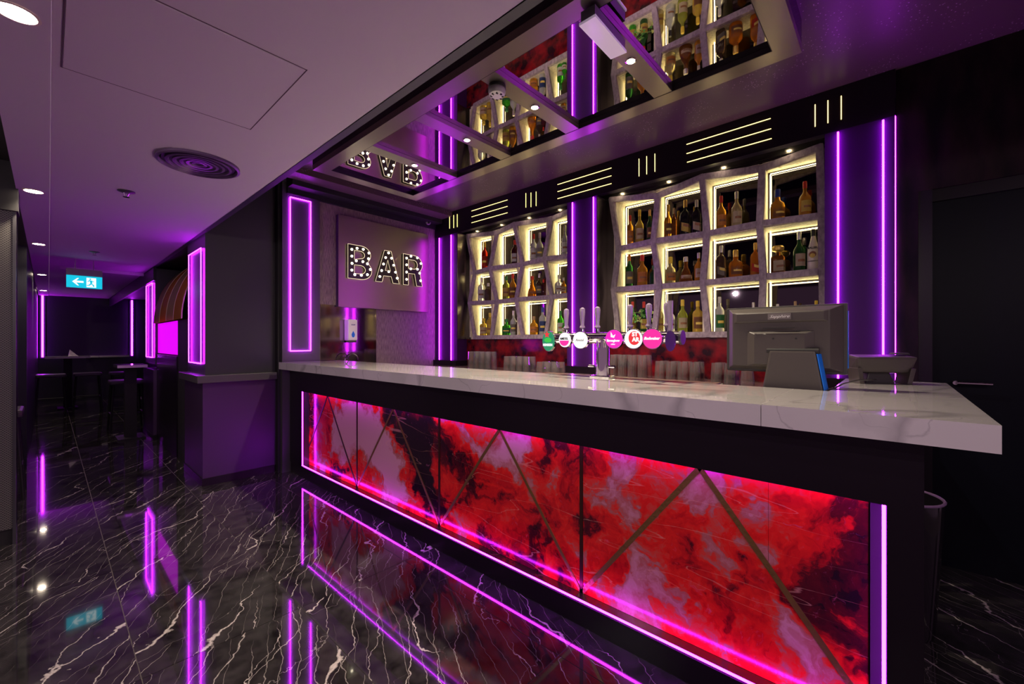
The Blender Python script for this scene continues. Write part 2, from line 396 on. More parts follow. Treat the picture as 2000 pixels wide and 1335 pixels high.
t = thing('end_column', 'grey satin column with upright neon rectangle left of the BAR sign', 'column', (1.74, YB, 0))
box('shaft', (1.56, 1.93, YB-.005, YB+.25, 0, 2.90), mat('grey satin column face', (.11, .095, .11), .33, metal=.5), t)
box('dark_joint', (1.535, 1.56, YB+.04, YB+.25, 0, 2.90), BLACKM, t)
x0, z1 = ony(567, 384, YB-.02); x1, _ = ony(607, 392, YB-.02)
neon_rect_y(t, x0, x1, 1.21, 2.755, YB-.018)

# far wall neon uprights
for u, lab in ((83, 'upright neon tube on the far corridor wall, left one'), (258, 'upright neon tube on the far corridor wall, right one')):
    x, _ = ony(u, 600, 13.25)
    t = thing('wall_light', lab, 'wall light', (x, 13.27, 1.0))
    neon(t, (x, 13.27, .98), (x, 13.27, 2.28), .018)
    box('mounting_strip', (x-.04, x+.04, 13.285, 13.3, .95, 2.29), NAVY, t)

# ================================================================ KIOSK AND AWNING
t = thing('kiosk', 'glossy black serving kiosk with glowing magenta panel between the corridor pillars', 'kiosk', (1.2, 6.3, 0))
box('body', (.965, 1.60, 5.95, 7.24, 0, 1.14), BLACK, t)
box('lit_panel', (.975, 1.0, 5.98, 7.22, 1.155, 1.54), MAG, t)
box('header', (.985, 1.60, 5.95, 7.24, 1.541, 1.544), BLACK, t)
box('side_post', (.975, 1.60, 5.375, 5.945, 0, 1.54), BLACKM, t)
box('red_reflex_strip', (.966, .974, 5.38, 5.395, .40, 1.05), REFLEX, t)  # red reflex drawn as a thin glowing strip
t = thing('awning', 'domed awning with orange and tan stripes above the magenta kiosk panel', 'awning', (1.2, 6.3, 1.6))
AWO = mat('orange canvas', (.80, .30, .04), .8); AWT = mat('tan canvas', (.62, .40, .22), .8); AWP = mat('cream piping', (.75, .55, .38), .7)
NA = 4
AY0, AY1 = 5.50, 7.235
def aw(f, th):                                                # barrel awning: f along the wall, th up the rib
    return Vector((.934+.62*(1-math.cos(th)), AY1+(AY0-AY1)*f, 1.545+.85*math.sin(th)))
TM = math.radians(60)
for k in range(NA):
    bm = bmesh.new(); a0, a1 = k/NA, (k+1)/NA; L = []
    for i in range(13):
        th = i/12*TM; L.append([bm.verts.new(aw(a0+(a1-a0)*j/2, th)) for j in range(3)])
    for A, B in zip(L, L[1:]):
        for j in range(2): bm.faces.new((A[j], A[j+1], B[j+1], B[j]))
    bmesh.ops.solidify(bm, geom=bm.faces[:], thickness=.004)
    new('canvas_stripe', bm, AWO if k % 2 else AWT, t, smooth=True)
    bm = bmesh.new(); path_tube(bm, [aw(a1, i/12*TM) for i in range(13)], .006, 6); new('piping', bm, AWP, t)
bm = bmesh.new(); prism(bm, [(1.24, AY1, 1.545)]+[aw(0, i/12*TM) for i in range(13)], (0, -.006, 0)); new('end_panel', bm, AWT, t)

# ================================================================ LEFT SIDE: PERFORATED PARTITION
t = thing('partition', 'tall grey perforated partition at the left edge of the room', 'partition', (-.5, 4.25, 0))
box('panel', (-.95, -.155, 4.20, 4.24, .10, 2.14), PERF, t)
box('edge_strip', (-.155, -.140, 4.195, 4.34, .0, 2.15), SATIN, t)
box('base', (-.95, -.150, 4.215, 4.32, 0, .10), BLACKM, t)
box('top_cap', (-.95, -.13, 4.17, 4.36, 2.14, ZC+.16), BLACKM, t)
neon(t, (-.148, 4.37, .30), (-.148, 4.37, 2.1), .004, glow('dim violet neon', (.45, .05, .8), 1.0))
box('rear_panel', (-.95, -.14, 4.24, 4.38, .1, 2.14), BLACKM, t)

# ================================================================ CEILING FITTINGS (corridor)
for k, y in enumerate((1.94, 4.15, 6.35, 9.2, 12.0)):
    zc = ZC-.006
    who = ('nearest', 'second nearest', 'middle', 'second farthest', 'farthest')[k]
    t = thing('downlight', f'round recessed downlight in the left ceiling strip, {who} of five', 'ceiling light', (-.065, y, zc), 'downlights in the ceiling strip')
    mk('rim', lambda bm: lathe(bm, [(.050, 0), (.052, -.004), (.044, -.005), (.044, -.001)], 24, (-.065, y, zc)), mat('warm white rim', (.7, .6, .5), .4), t, smooth=True)
    cyl('lamp_face', (-.065, y, zc-.002), (-.065, y, zc-.0045), .040, LAMP, t, n=24)
    spot('lamp', (-.065, y, zc-.02), 22, parent=t)
t = thing('air_vent', 'round violet tinted air vent with concentric rings in the low ceiling', 'vent', (.5637, 2.855, ZC))
for k, r in enumerate((.19, .150, .118, .088, .060, .034)):
    def ring(bm, r=r, k=k):
        lathe(bm, [(r, 0), (r, -.012+.001*k), (r-.012, -.016+.002*k), (r-.020, 0)], 40, (.5637, 2.855, ZC))
    mk('ring', ring, mat('violet grey vent metal', (.13, .075, .16), .35, metal=.4), t, smooth=True)
mk('dark_core', lambda bm: lathe(bm, [(.165, -.001), (.165, -.003)], 40, (.5637, 2.855, ZC)), BLACKM, t)
for nm, lab, x, y in (('sprinkler', 'small chrome sprinkler head beyond the round air vent', .344, 3.734), ('sprinkler', 'small sprinkler head on the ceiling just before the exit sign', .34, 6.5)):
    t = thing(nm, lab, 'sprinkler', (x, y, ZC))
    mk('rose', lambda bm: lathe(bm, [(.045, 0), (.045, -.004), (.02, -.012)], 20, (x, y, ZC)), SATIN, t, smooth=True)
    mk('frame', lambda bm: (tube(bm, (x-.012, y, ZC-.01), (x-.004, y, ZC-.035), .003), tube(bm, (x+.012, y, ZC-.01), (x+.004, y, ZC-.035), .003)), CHROME, t)
    mk('deflector', lambda bm: lathe(bm, [(.018, -.036), (.018, -.039)], 12, (x, y, ZC)), CHROME, t)
t = thing('access_panel', 'flush square access panel in the low ceiling nearest the camera', 'panel', (.33, 1.9, ZC))
box('door_leaf', (.035, .628, 1.587, 2.213, ZC-.0025, ZC), PAINT, t)
for b in ((.029, .032, 1.58, 2.22), (.631, .634, 1.58, 2.22), (.029, .634, 1.58, 1.583), (.029, .634, 2.217, 2.22)):
    box('seam', (*b, ZC-.0012, ZC), mat('seam shadow gap', (.10, .06, .08), .8), t)

# exit sign, hung at y 7.2
t = thing('exit_sign', 'teal illuminated exit sign with white arrow and running figure, hanging from ceiling', 'sign', (.27, 7.2, ZC))
sx0, sz1 = ony(129, 536, 7.2); sx1, sz0 = ony(200, 565, 7.2)
box('housing', (sx0, sx1, 7.2, 7.23, sz0, 2.17), mat('grey sign housing', (.30, .24, .30), .4), t)
box('sign_face', (sx0+.002, sx1-.002, 7.194, 7.2, sz0+.002, sz1), TEAL, t)
for k in (.25, .75): cyl('hanging_rod', (sx0+(sx1-sx0)*k, 7.215, 2.17), (sx0+(sx1-sx0)*k, 7.215, ZC), .004, STEEL, t)
sw = sx1-sx0; sh = sz1-sz0
def sg(pts): return [(sx0+sw*a, sz0+sh*b) for a, b in pts]
def sgo(name, pts, m, y):
    bm = bmesh.new(); prism(bm, [(a, y, b) for a, b in sg(pts)], (0, .001, 0)); new(name, bm, m, t)
sgo('arrow_symbol', [(.16,.50),(.30,.80),(.345,.80),(.27,.58),(.47,.58),(.47,.43),(.27,.43),(.345,.20),(.30,.20)], SIGNW, 7.192)
sgo('door_symbol', [(.55,.10),(.82,.10),(.82,.88),(.55,.88)], SIGNW, 7.192)
def rm(bm):
    y = 7.190
    def q(pts): prism(bm, [(a, y, b) for a, b in sg(pts)], (0, .001, 0))
    q([(.655+.028*math.cos(k), .775+.065*math.sin(k)) for k in [j*math.pi/4 for j in range(8)]])
    q([(.63,.70),(.70,.66),(.72,.42),(.66,.42)])                       # trunk
    q([(.63,.70),(.575,.58),(.585,.54),(.65,.63)]); q([(.70,.66),(.765,.58),(.76,.53),(.69,.60)])   # arms
    q([(.66,.44),(.61,.30),(.555,.28),(.555,.22),(.64,.24),(.70,.40)])   # rear leg
    q([(.68,.42),(.76,.32),(.77,.16),(.735,.16),(.72,.28),(.66,.38)])    # front leg
mk('running_figure_symbol', rm, TEAL, t)

# ================================================================ HIGH TABLES AND STOOLS IN THE CORRIDOR
def stool(label, x, y, h=.74, back=False, rz=0):
    t = thing('bar_stool', label, 'stool', (x, y, 0), 'bar stools in the corridor', world=False)
    mk('seat', lambda bm: bx(bm, -.19, .19, -.19, .19, h-.06, h), mat('dark padded leatherette', (.05, .04, .05), .35), t, bevel=.02)
    for a, b in ((-1,-1), (1,-1), (-1,1), (1,1)): mk('leg', lambda bm: tube(bm, (a*.15, b*.15, h-.06), (a*.19, b*.19, 0), .012, n=8), BLACKM, t)
    mk('footrest', lambda bm: [tube(bm, p, q, .009, n=6) for p, q in (((-.175,-.175,.26),(.175,-.175,.26)),((.175,-.175,.26),(.175,.175,.26)),((.175,.175,.26),(-.175,.175,.26)),((-.175,.175,.26),(-.175,-.175,.26)))], BLACKM, t)
    if back: mk('backrest', lambda bm: bx(bm, -.19, .19, .15, .19, h, h+.24), mat('dark padded backrest', (.07, .05, .08), .3), t, bevel=.015)
    t.rotation_euler.z = rz
stool('padded high bar chair just behind the perforated partition', -.33, 5.5, .74, True, math.radians(90))
stool('bar stool beside the slim corridor pillar, right side of the aisle', .78, 8.45)
stool('bar stool left of the far marble table', -.02+.05, 11.3, .72)
stool('bar stool in front of the far marble table', .50, 11.35, .72)
stool('bar stool to the right, near the back wall neon tube', .98, 11.2, .72)
def htable(label, x0, x1, y0, y1, h, cat='table'):
    t = thing('high_table', label, cat, ((x0+x1)/2, (y0+y1)/2, 0))
    box('marble_top', (x0, x1, y0, y1, h-.035, h), MARBLE_W, t)
    box('pedestal', ((x0+x1)/2-.06, (x0+x1)/2+.06, (y0+y1)/2-.06, (y0+y1)/2+.06, .02, h-.035), BLACKM, t)
    box('foot_plate', ((x0+x1)/2-.14, (x0+x1)/2+.14, (y0+y1)/2-.2, (y0+y1)/2+.2, 0, .02), BLACKM, t)
htable('white marble high table at the far left end of the corridor', -.05, .56, 11.75, 12.35, 1.02)
htable('small marble high table beside the slim corridor pillar', .60, .90, 7.45, 7.95, .995)
t = mk('menu_card', lambda bm: prism(bm, [(.26, 11.9, 1.02), (.40, 11.9, 1.02), (.28, 11.9, 1.15)], (0, .06, 0)), WHITEP)
tag(t, 'small white folded card standing on the far marble table', 'card')
t = box('wall_counter', (.56, 1.25, 13.0, 13.3, .96, 1.0), MARBLE_W); tag(t, 'narrow marble ledge along the far corridor wall', 'ledge')
t['kind'] = 'structure' if False else ''
del t['kind']

# ================================================================ BAR FRONT
XP = 1.632; YL = 4.21; YR = -.064
t = bar = thing('bar_counter', 'long bar counter front of red marbled stone framed with violet neon', 'bar', (1.8, 2.1, 0))
APZ = .826; BOT = .114
box('core', (1.75, 2.06, YR, 4.49, 0, 1.035), BLACK, t)
box('apron', (XP, 1.655, YR, 4.49, APZ, 1.035), BLACK, t)
box('recess_top', (1.655, 1.75, YR, 4.49, APZ+.04, 1.035), BLACKM, t)
box('plinth', (XP+.006, 1.75, YR, 4.49, 0, BOT-.012), BLACK, t)
box('left_end_panel', (XP, 1.75, YL, 4.49, BOT-.012, APZ), BLACK, t)
box('right_end_panel', (XP, 1.75, YR, .012, BOT-.012, APZ), BLACK, t)
box('bottom_trim', (1.646, 1.72, .02, YL, BOT-.012, BOT-.003), mat('dark bronze polished trim', (.16, .11, .09), .15, metal=.8), t)
box('side_trim', (1.690, 1.72, .014, .052, BOT-.003, APZ+.04), mat('dark polished stone trim', (.10, .08, .10), .12, metal=.5), t)
box('side_trim', (1.646, 1.72, YL-.006, YL-.001, BOT-.003, APZ), mat('dark polished stone trim', (.10, .08, .10), .12, metal=.5), t)
# red stone slabs: triangles between the gold strips
J = [4.202, 3.254, 2.175, 1.096, .055]                        # joints; strip tops lie half way between
zb, zt = BOT-.003, .812
def slab(pts):
    cx = sum(p[0] for p in pts)/len(pts); cz = sum(p[1] for p in pts)/len(pts)
    bm = bmesh.new()
    q = [(1.700, cx+(a-cx)*.995, cz+(b-cz)*.995) for a, b in pts]
    prism(bm, q, (.02, 0, 0)); new('stone_slab', bm, ART, t)
def strip(name, a, b, wd, m, x=1.697):
    dy, dz = b[0]-a[0], b[1]-a[1]; L = math.hypot(dy, dz); ny, nz = -dz/L*wd/2, dy/L*wd/2
    bm = bmesh.new(); prism(bm, [(x, a[0]+ny, a[1]+nz), (x, b[0]+ny, b[1]+nz), (x, b[0]-ny, b[1]-nz), (x, a[0]-ny, a[1]-nz)], (.012, 0, 0)); new(name, bm, m, t)
base = [4.333, 3.254, 2.175, 1.096, .017]
for k in range(4):
    yl, yr = base[k], base[k+1]; ym = (yl+yr)/2
    yl_c, yr_c = min(yl, J[0]), max(yr, J[4])
    def edge(y, ya, za, yb, zb_): return za+(zb_-za)*(y-ya)/(yb-ya)
    # centre triangle (base down) and the two corner pieces
    tri = [(yl, zb), (yr, zb), (ym, zt)]
    if yl > J[0]: tri = [(J[0], zb), (yr, zb), (ym, zt), (J[0], edge(J[0], yl, zb, ym, zt))]
    if yr < J[4]: tri = [(yl, zb), (J[4], zb), (J[4], edge(J[4], yr, zb, ym, zt)), (ym, zt)]
    slab(tri)
    slab([(yl_c, edge(yl_c, yl, zb, ym, zt)), (ym, zt), (yl_c, zt)])
    # the last right-hand corner has the extra slab joint the photograph shows
    if k == 3:
        yj = .325; slab([(ym, zt), (yj, edge(yj, ym, zt, yr, zb)), (yj, zt)])
        slab([(yj, edge(yj, ym, zt, yr, zb)), (yr_c, edge(yr_c, ym, zt, yr, zb)), (yr_c, zt), (yj, zt)])
    else:
        slab([(yr_c, edge(yr_c, yr, zb, ym, zt)), (yr_c, zt), (ym, zt)])
    strip('gold_strip', (yl_c, edge(yl_c, yl, zb, ym, zt)), (ym, zt), .020 if k == 3 else .016, GOLDD if k < 1 else GOLD)
    strip('gold_strip', (yr_c, edge(yr_c, yr, zb, ym, zt)), (ym, zt), .020 if k == 3 else .016, GOLDD if k < 1 else GOLD)
for y in J[1:4]: strip('bronze_strip', (y, zb), (y, zt), .018, GOLDD)
box('slab_backing', (1.7215, 1.75, .02, YL, BOT-.01, APZ+.04), BLACKM, t)
# neon frame on the lip, and the hidden run under the apron
neon(t, (1.640, .022, BOT), (1.640, YL+.004, BOT), .0055)
neon(t, (1.640, YL-.006, BOT), (1.640, YL-.006, APZ), .0055)
neon(t, (1.640, .020, BOT), (1.640, .020, APZ), .0055)
neon(t, (1.668, .06, APZ+.022), (1.668, YL-.05, APZ+.022), .008)

# ================================================================ COUNTERTOP
ZT = 1.1026; ZBt = 1.035
t = thing('countertop', 'long white marble bar countertop turning back at its right end', 'countertop', (1.8, 2.1, ZBt))
yj, _ = onx(1486, 790, 1.51)
box('slab', (1.51, 2.11, yj+.001, 4.44, ZBt, ZT), MARBLE_W, t)
box('slab', (1.51, 2.11, -.19, yj-.001, ZBt, ZT), MARBLE_W, t)
box('return_slab', (2.1105, 2.90, -.19, .19, ZBt, ZT), MARBLE_W, t)
t = box('return_support', (2.84, 2.88, -.10, .15, 0, ZBt), BLACK); tag(t, 'black upright panel carrying the far end of the marble return', 'panel')

# ================================================================ BACK COUNTER, SPLASHBACK, UNDERBAR
t = thing('back_counter', 'low back bar cabinet run with brown stone top under the shelves', 'cabinet', (3.3, 2.2, 0))
box('worktop', (2.98, 3.60, .02, 4.49, .965, 1.0), BACKTOP, t)
for k in range(7):
    ya = .04+k*.635
    box('cabinet_door', (3.0, 3.02, ya+.004, ya+.631, .10, .95), BLACK, t)
box('carcass', (3.02, 3.60, .04, 4.48, 0, .965), BLACKM, t)
t = box('splashback', (3.60, 3.62, .02, 4.49, 1.0, 1.335), RED); tag(t, 'glossy dark red stone splashback between back counter and shelves', 'splashback')
t = thing('underbar_worktop', 'stainless steel bartender worktop behind the marble counter', 'worktop', (2.3, 2.4, 0))
box('steel_top', (2.062, 2.50, .22, 4.45, .86, .90), STEEL, t)
box('steel_body', (2.08, 2.46, .24, 4.43, 0, .86), BLACKM, t)

# ================================================================ BACK BAR COLUMNS
cols = [('left', 4.047, 4.49, (859, 882), 'first'), ('middle', 2.05, 2.385, (1119, 1160), 'second'), ('right', -.008, .335, (1637, 1725), 'third')]
for nm, y0, y1, us, _ in cols:
    lab = {'left': 'violet-lit column between the BAR wall and the left shelving', 'middle': 'violet-lit column between the two shelving units behind beer taps', 'right': 'violet-lit column right of the right-hand shelving'}[nm]
    t = thing('neon_column', lab, 'column', (XC+.08, (y0+y1)/2, 1.0))
    box('shaft', (XC, 3.84, y0, y1, 1.065 if nm != 'right' else 1.0, 2.669), PURW, t)
    box('base_block', (XC-.03, 3.84, y0-.01, y1+.005, .99, 1.065), BLACK, t)
    for u in us:
        y, _z = onx(u, 500, XC-.007)
        neon(t, (XC-.015, y, 1.07 if nm != 'right' else 1.03), (XC-.015, y, 2.655), .0065)
    if nm == 'right': neon(t, (3.452, -.010, 1.0), (3.452, -.010, 2.67), .0028)
# fascia
t = thing('fascia', 'black fascia board over the shelves with rows of thin yellow lights', 'fascia', (3.5, 2.2, 2.67))
box('board', (XC-.005, 3.50, -.01, 4.49, 2.67, ZU), BLACK, t)
box('soffit', (3.50, 3.5895, -.01, 4.49, 2.705, 2.72), BLACKM, t)
box('metal_header', (3.59, 3.60, .02, 4.49, 2.662, ZU), BRUSH, t)
XF = XC-.009
def vbar(u, v0, v1):
    y, za = onx(u, v0, XF); _, zb_ = onx(u, v1, XF); cyl('light_bar', (XF, y, zb_), (XF, y, za), .0026, AMBL, t, n=6)
def hbar(u0, u1, v0, v1):
    ya, z = onx(u0, v0, XF); yb, z2 = onx(u1, v1, XF); z = (z+z2)/2; cyl('light_bar', (XF, ya, z), (XF, yb, z), .0026, AMBL, t, n=6)
for g in (((878, 421, 446), (886, 420, 445), (893, 418, 443)), ((1027, 377, 405), (1037, 376, 404), (1047, 374, 402)),
          ((1248, 310, 344), (1263, 305, 340), (1279, 300, 335)), ((1592, 204, 247), (1617, 196, 240), (1643, 187, 233))):
    for a in g: vbar(*a)
for g in (((921, 991, 412, 390), (921, 991, 423, 403), (921, 991, 435, 415)), ((1089, 1194, 360, 328), (1089, 1194, 374, 343), (1089, 1194, 388, 358)),
          ((1341, 1505, 282, 231), (1341, 1506, 300, 251), (1342, 1507, 317, 270))):
    for a in g: hbar(*a)

# ================================================================ SHELVING
XS = 3.58; XBk = 3.80; TH = .022
# y of each divider at the four levels (top, upper shelf, lower shelf, bottom)
BAYS = {
 'right': dict(y=[(1.982,1.906,1.960,1.906),(1.527,1.571,1.513,1.564),(1.158,1.118,1.153,1.109),(.727,.743,.719,.735),(.377,.366,.361,.355)],
               zt=[2.651,2.583,2.648,2.600,2.648], z1=[2.172,2.190,2.178,2.188,2.172], z2=[1.795,1.785,1.782,1.787,1.788], z3=[1.360]*5, lines=[onx(1160+a*.3146, 500, 3.784)[0]+.006 for a in (195, 440, 738, 1083)]+[.345], wall=(.335, 2.05)),
 'left': dict(y=[(4.020,3.886,3.985,3.886),(3.499,3.616,3.499,3.592),(3.219,3.093,3.191,3.087),(2.691,2.783,2.680,2.764),(2.43,2.41,2.43,2.41)],
              zt=[2.651,2.600,2.651,2.605,2.648], z1=[2.165,2.192,2.174,2.195,2.180], z2=[1.794,1.776,1.785,1.777,1.785], z3=[1.358]*5, lines=[onx(860+a*.2697, 500, 3.784)[0]+.006 for a in (295, 452, 640, 850)]+[2.392], wall=(2.385, 4.047))}
SHELVES = {}
for nm, B in BAYS.items():
    t = thing('display_shelving', f'{"right" if nm=="right" else "left"}-hand zigzag shelving of grey boards with backlit compartments', 'shelving', (3.7, sum(c[0] for c in B['y'])/5, 1.34))
    Z = [B['zt'], B['z1'], B['z2'], B['z3']]
    wy0, wy1 = B['wall']
    box('backing_panel', (XBk+.002, XBk+.03, wy0+.001, wy1-.001, 1.30, 2.67), BRUSH, t)
    box('side_lining', (XC+.002, XBk, wy1-.006, wy1-.001, 1.337, 2.660), BRUSH, t)
    for fb in ((B['lines'][0]+.023, wy1-.007, 1.337, 2.66), (wy0+.001, B['lines'][4]-.001, 1.337, 2.66), (B['lines'][4], B['lines'][0]+.022, 2.6455, 2.661)): box('front_filler', (3.6115, 3.616, *fb), BRUSH, t)
    def board(name, a, b, th):
        (ya, za), (yb, zb_) = a, b; L = math.hypot(yb-ya, zb_-za); ey, ez = (yb-ya)/L*.012, (zb_-za)/L*.012; ya -= ey; za -= ez; yb += ey; zb_ += ez; XS = 3.58-(.0008 if name == 'divider_board' else 0); ny, nz = -(zb_-za)/L*th, (yb-ya)/L*th
        bm = bmesh.new(); prism(bm, [(XS, ya+ny, za+nz), (XS, yb+ny, zb_+nz), (XS, yb-ny, zb_-nz), (XS, ya-ny, za-nz)], (.030, 0, 0)); new(name, bm, SHELF, t)
    for lv in range(4):
        for c in range(4):
            a = (B['y'][c][lv], Z[lv][c]); b = (B['y'][c+1][lv], Z[lv][c+1])
            board('top_board' if lv == 0 else 'shelf_board', a, b, TH)
    for c in range(5):
        for lv in range(3):
            board('divider_board', (B['y'][c][lv], Z[lv][c]), (B['y'][c][lv+1], Z[lv+1][c]), TH*.98)
    for c in range(5):
        for lv in range(4):
            yy, zz = B['y'][c][lv], Z[lv][c]; box('joint_block', (XS-.0016, XS+.029, yy-.021, yy+.021, zz-TH, zz+TH), SHELF, t, bevel=.004)
    # straight compartments behind the zigzag face: side boards, shelves, smoked mirror, light strips
    ly = B['lines']; e1 = ly[-1]
    X0 = XS+.0305
    for c, y in enumerate(ly):
        box('partition_board', (X0, XBk-.008, y, y+.022, 1.36, 2.64), CELL, t)
        if c < 4: cyl('light_strip', (XBk-.026, y-.022, 1.39), (XBk-.026, y-.022, 2.60), .0024, AMB, t, n=6)
    for lv, z in enumerate((2.625, 2.155, 1.762, 1.335)):
        for c in range(4):
            box('inner_shelf', (X0, XBk-.008, ly[c+1]+.0222, ly[c]-.0002, z, z+.038 if lv else 2.645), CELL, t)
            if lv < 3: cyl('light_strip', (XBk-.026, ly[c]-.022, z-.020), (XBk-.026, ly[c+1]+.03, z-.020), .0022, AMB, t, n=6)
    box('mirror_back', (XBk-.007, XBk-.001, ly[4], ly[0]+.02, 1.34, 2.645), DMIRR, t)
    SHELVES[nm] = (B, Z)
    for k in range(4 if nm == 'left' else 4):
        yy = wy1-.16-(wy1-wy0-.3)*k/3.2
        pl = thing('puck_light', f'tiny round spotlight above the {nm} shelving, number {("one","two","three","four")[k]} counted from the left', 'spotlight', (3.545, yy, 2.70), f'tiny spotlights above the {nm} shelving')
        cyl('lens', (3.545, yy, 2.7045), (3.545, yy, 2.695), .014, PUCK, pl, n=12)
        mk('bezel', lambda bm: lathe(bm, [(.022, 2.7048), (.022, 2.700), (.015, 2.697)], 14, (3.545, yy, 0)), CHROME, pl)

def shelf_z(nm, y, row):
    return (2.1935, 1.8005, 1.3735)[row]

# ================================================================ BOTTLES
GL = {}
def glassm(name, c, tr=.75, rough=.06, em=0):
    if name not in GL:
        GL[name] = mat(name+' glass', c, rough, trans=tr, ior=1.33)
    return GL[name]
COLS = {'amber': (.95, .42, .04), 'gold': (.98, .68, .10), 'dark': (.10, .055, .03), 'black': (.02, .018, .02), 'green': (.06, .50, .03), 'dgreen': (.03, .14, .03),
        'clear': (.90, .92, .88), 'red': (.75, .03, .01), 'brown': (.35, .11, .02), 'orange': (.95, .30, .02), 'yelgreen': (.55, .60, .08), 'wine': (.10, .01, .02), 'palegold': (.95, .80, .35)}
CAPM = {k: mat(k+' cap', c, .35, metal=mt) for k, c, mt in (('red', (.62, .03, .02), 0), ('gold', (.75, .50, .12), .7), ('black', (.02, .02, .02), 0), ('white', (.75, .72, .68), 0), ('blue', (.03, .06, .40), 0), ('silver', (.65, .62, .60), .9), ('green', (.03, .22, .05), 0), ('orange', (.80, .22, .02), 0), ('cork', (.45, .28, .14), 0), ('yellow', (.85, .62, .06), 0))}
LABM = {k: mat(k+' paper label', c, .6) for k, c in (('cream', (.75, .62, .42)), ('white', (.82, .80, .75)), ('orange', (.80, .33, .08)), ('red', (.65, .04, .02)), ('black', (.03, .03, .03)), ('grey', (.30, .27, .22)), ('yellow', (.80, .60, .12)), ('green', (.05, .25, .08)), ('brown', (.28, .12, .05)), ('blue', (.06, .10, .30)))}
def bottle(kind, h, r, col, cap, lab, loc, label, group, rz=0, scale=1, extra=None):
    t = thing('bottle', label, 'bottle', loc, group, world=False); t.rotation_euler.z = rz
    sq = 0; hb = .62; nr = r*.30; ch = .13*h
    body = glassm(col, COLS[col], .45 if col in ('black', 'dark') else .58)
    if kind == 'round':   P = [(r*.85, 0), (r, .01), (r, h*.52), (r*.93, h*.58), (r*.55, h*.66), (nr*1.1, h*.72), (nr, h*.87)]; lz = (.16, .46)
    elif kind == 'tall':  P = [(r*.88, 0), (r, .01), (r, h*.60), (r*.85, h*.66), (nr*1.2, h*.74), (nr, h*.88)]; lz = (.14, .50)
    elif kind == 'wine':  P = [(r*.9, 0), (r, .008), (r, h*.58), (r*.8, h*.66), (nr*1.2, h*.74), (nr*1.05, h*.88)]; lz = (.14, .46)
    elif kind == 'square': sq = .85; P = [(r*.9, 0), (r*.97, .008), (r*.97, h*.58), (r*.8, h*.66), (nr*1.1, h*.74), (nr, h*.86)]; lz = (.12, .5)
    elif kind == 'squat': P = [(r*.9, 0), (r, .01), (r*1.02, h*.46), (r*.95, h*.56), (nr*1.4, h*.66), (nr*1.1, h*.82)]; lz = (.14, .44)
    elif kind == 'decanter': sq = .9; P = [(r*.9, 0), (r, .008), (r, h*.58), (r*.85, h*.64), (nr*1.0, h*.68), (nr*1.0, h*.80)]; lz = (.12, .48); ch = .2*h
    elif kind == 'bell':  P = [(r*.98, 0), (r, .02), (r*.92, h*.22), (r*.62, h*.45), (r*.36, h*.58), (nr, h*.64), (nr, h*.86)]; lz = (.14, .30)
    elif kind == 'coconut': P = [(r*.92, 0), (r, .01), (r, h*.42), (r*.93, h*.54), (r*.58, h*.70), (nr*1.25, h*.82), (nr*1.1, h*.90)]; lz = None
    bm = bmesh.new(); lathe(bm, P, 24, sq=sq); o = new('glass_body', bm, body if kind != 'coconut' else mat('white painted glass', (.86, .80, .66), .3), t, smooth=True)
    top = P[-1][1]; cr = P[-1][0]*1.18
    if kind == 'decanter': CP = [(cr*.9, top-.004), (cr*2.3, top+.01), (cr*2.5, h*.93), (cr*1.9, h)]
    elif kind == 'bell': CP = [(cr, top-.01), (cr, h*.93), (cr*.9, h)]
    else: CP = [(cr, top-h*.06), (cr*1.05, h*.97), (cr*.9, h)]
    bm = bmesh.new(); lathe(bm, CP, 14); new('cap', bm, CAPM[cap], t, smooth=True)
    if lab and lz:
        z0, z1 = lz[0]*h, lz[1]*h; rr = r*1.012 if kind != 'bell' else r*.99
        bm = bmesh.new(); n = 14; L = []
        ca = math.radians(215)                              # label turned to the guests
        half = math.radians(62)
        if sq:
            def pt(a, z):
                c_, s_ = math.cos(a), math.sin(a); q = (1-sq)+sq/max(abs(c_), abs(s_))*.92
                return (rr*1.02*q*c_, rr*1.02*q*s_, z)
        else:
            def pt(a, z):
                k = 1
                if kind == 'bell': k = 1-.28*(z/h)
                return (rr*k*math.cos(a), rr*k*math.sin(a), z)
        sl = .12*h if kind == 'square' else 0
        for j in range(n+1):
            a = ca-half+2*half*j/n; dz = sl*(j/n-.5)*-1.0
            L.append((bm.verts.new(pt(a, z0+dz)), bm.verts.new(pt(a, z1+dz-(.16*h if sl else 0)))))
        for A, Bq in zip(L, L[1:]): bm.faces.new((A[0], Bq[0], Bq[1], A[1]))
        bmesh.ops.solidify(bm, geom=bm.faces[:], thickness=.0006)
        lo = new('label', bm, LABM[lab], t, smooth=True)
        bm = bmesh.new(); L = []                            # printed band
        for j in range(n+1):
            a = ca-half*.6+1.2*half*j/n; dz = sl*(j/n-.5)*-.6
            p0, p1 = Vector(pt(a, z0+(z1-z0)*.35+dz)), Vector(pt(a, z0+(z1-z0)*.55+dz)); 
            for p in (p0, p1): p.x *= 1.012; p.y *= 1.012
            L.append((bm.verts.new(p0), bm.verts.new(p1)))
        for A, Bq in zip(L, L[1:]): bm.faces.new((A[0], Bq[0], Bq[1], A[1]))
        new('printed_band', bm, LABM['brown' if lab in ('cream', 'yellow', 'white', 'orange') else 'yellow'], lo)
    return t
XBT = 3.675
rows = ('top', 'middle', 'bottom'); ords = ('first', 'second', 'third', 'fourth')
desc = {'round': 'round-shouldered', 'tall': 'tall slim', 'wine': 'wine-shaped', 'square': 'square', 'squat': 'squat', 'decanter': 'decanter-shaped', 'bell': 'bell-shaped', 'coconut': 'white'}
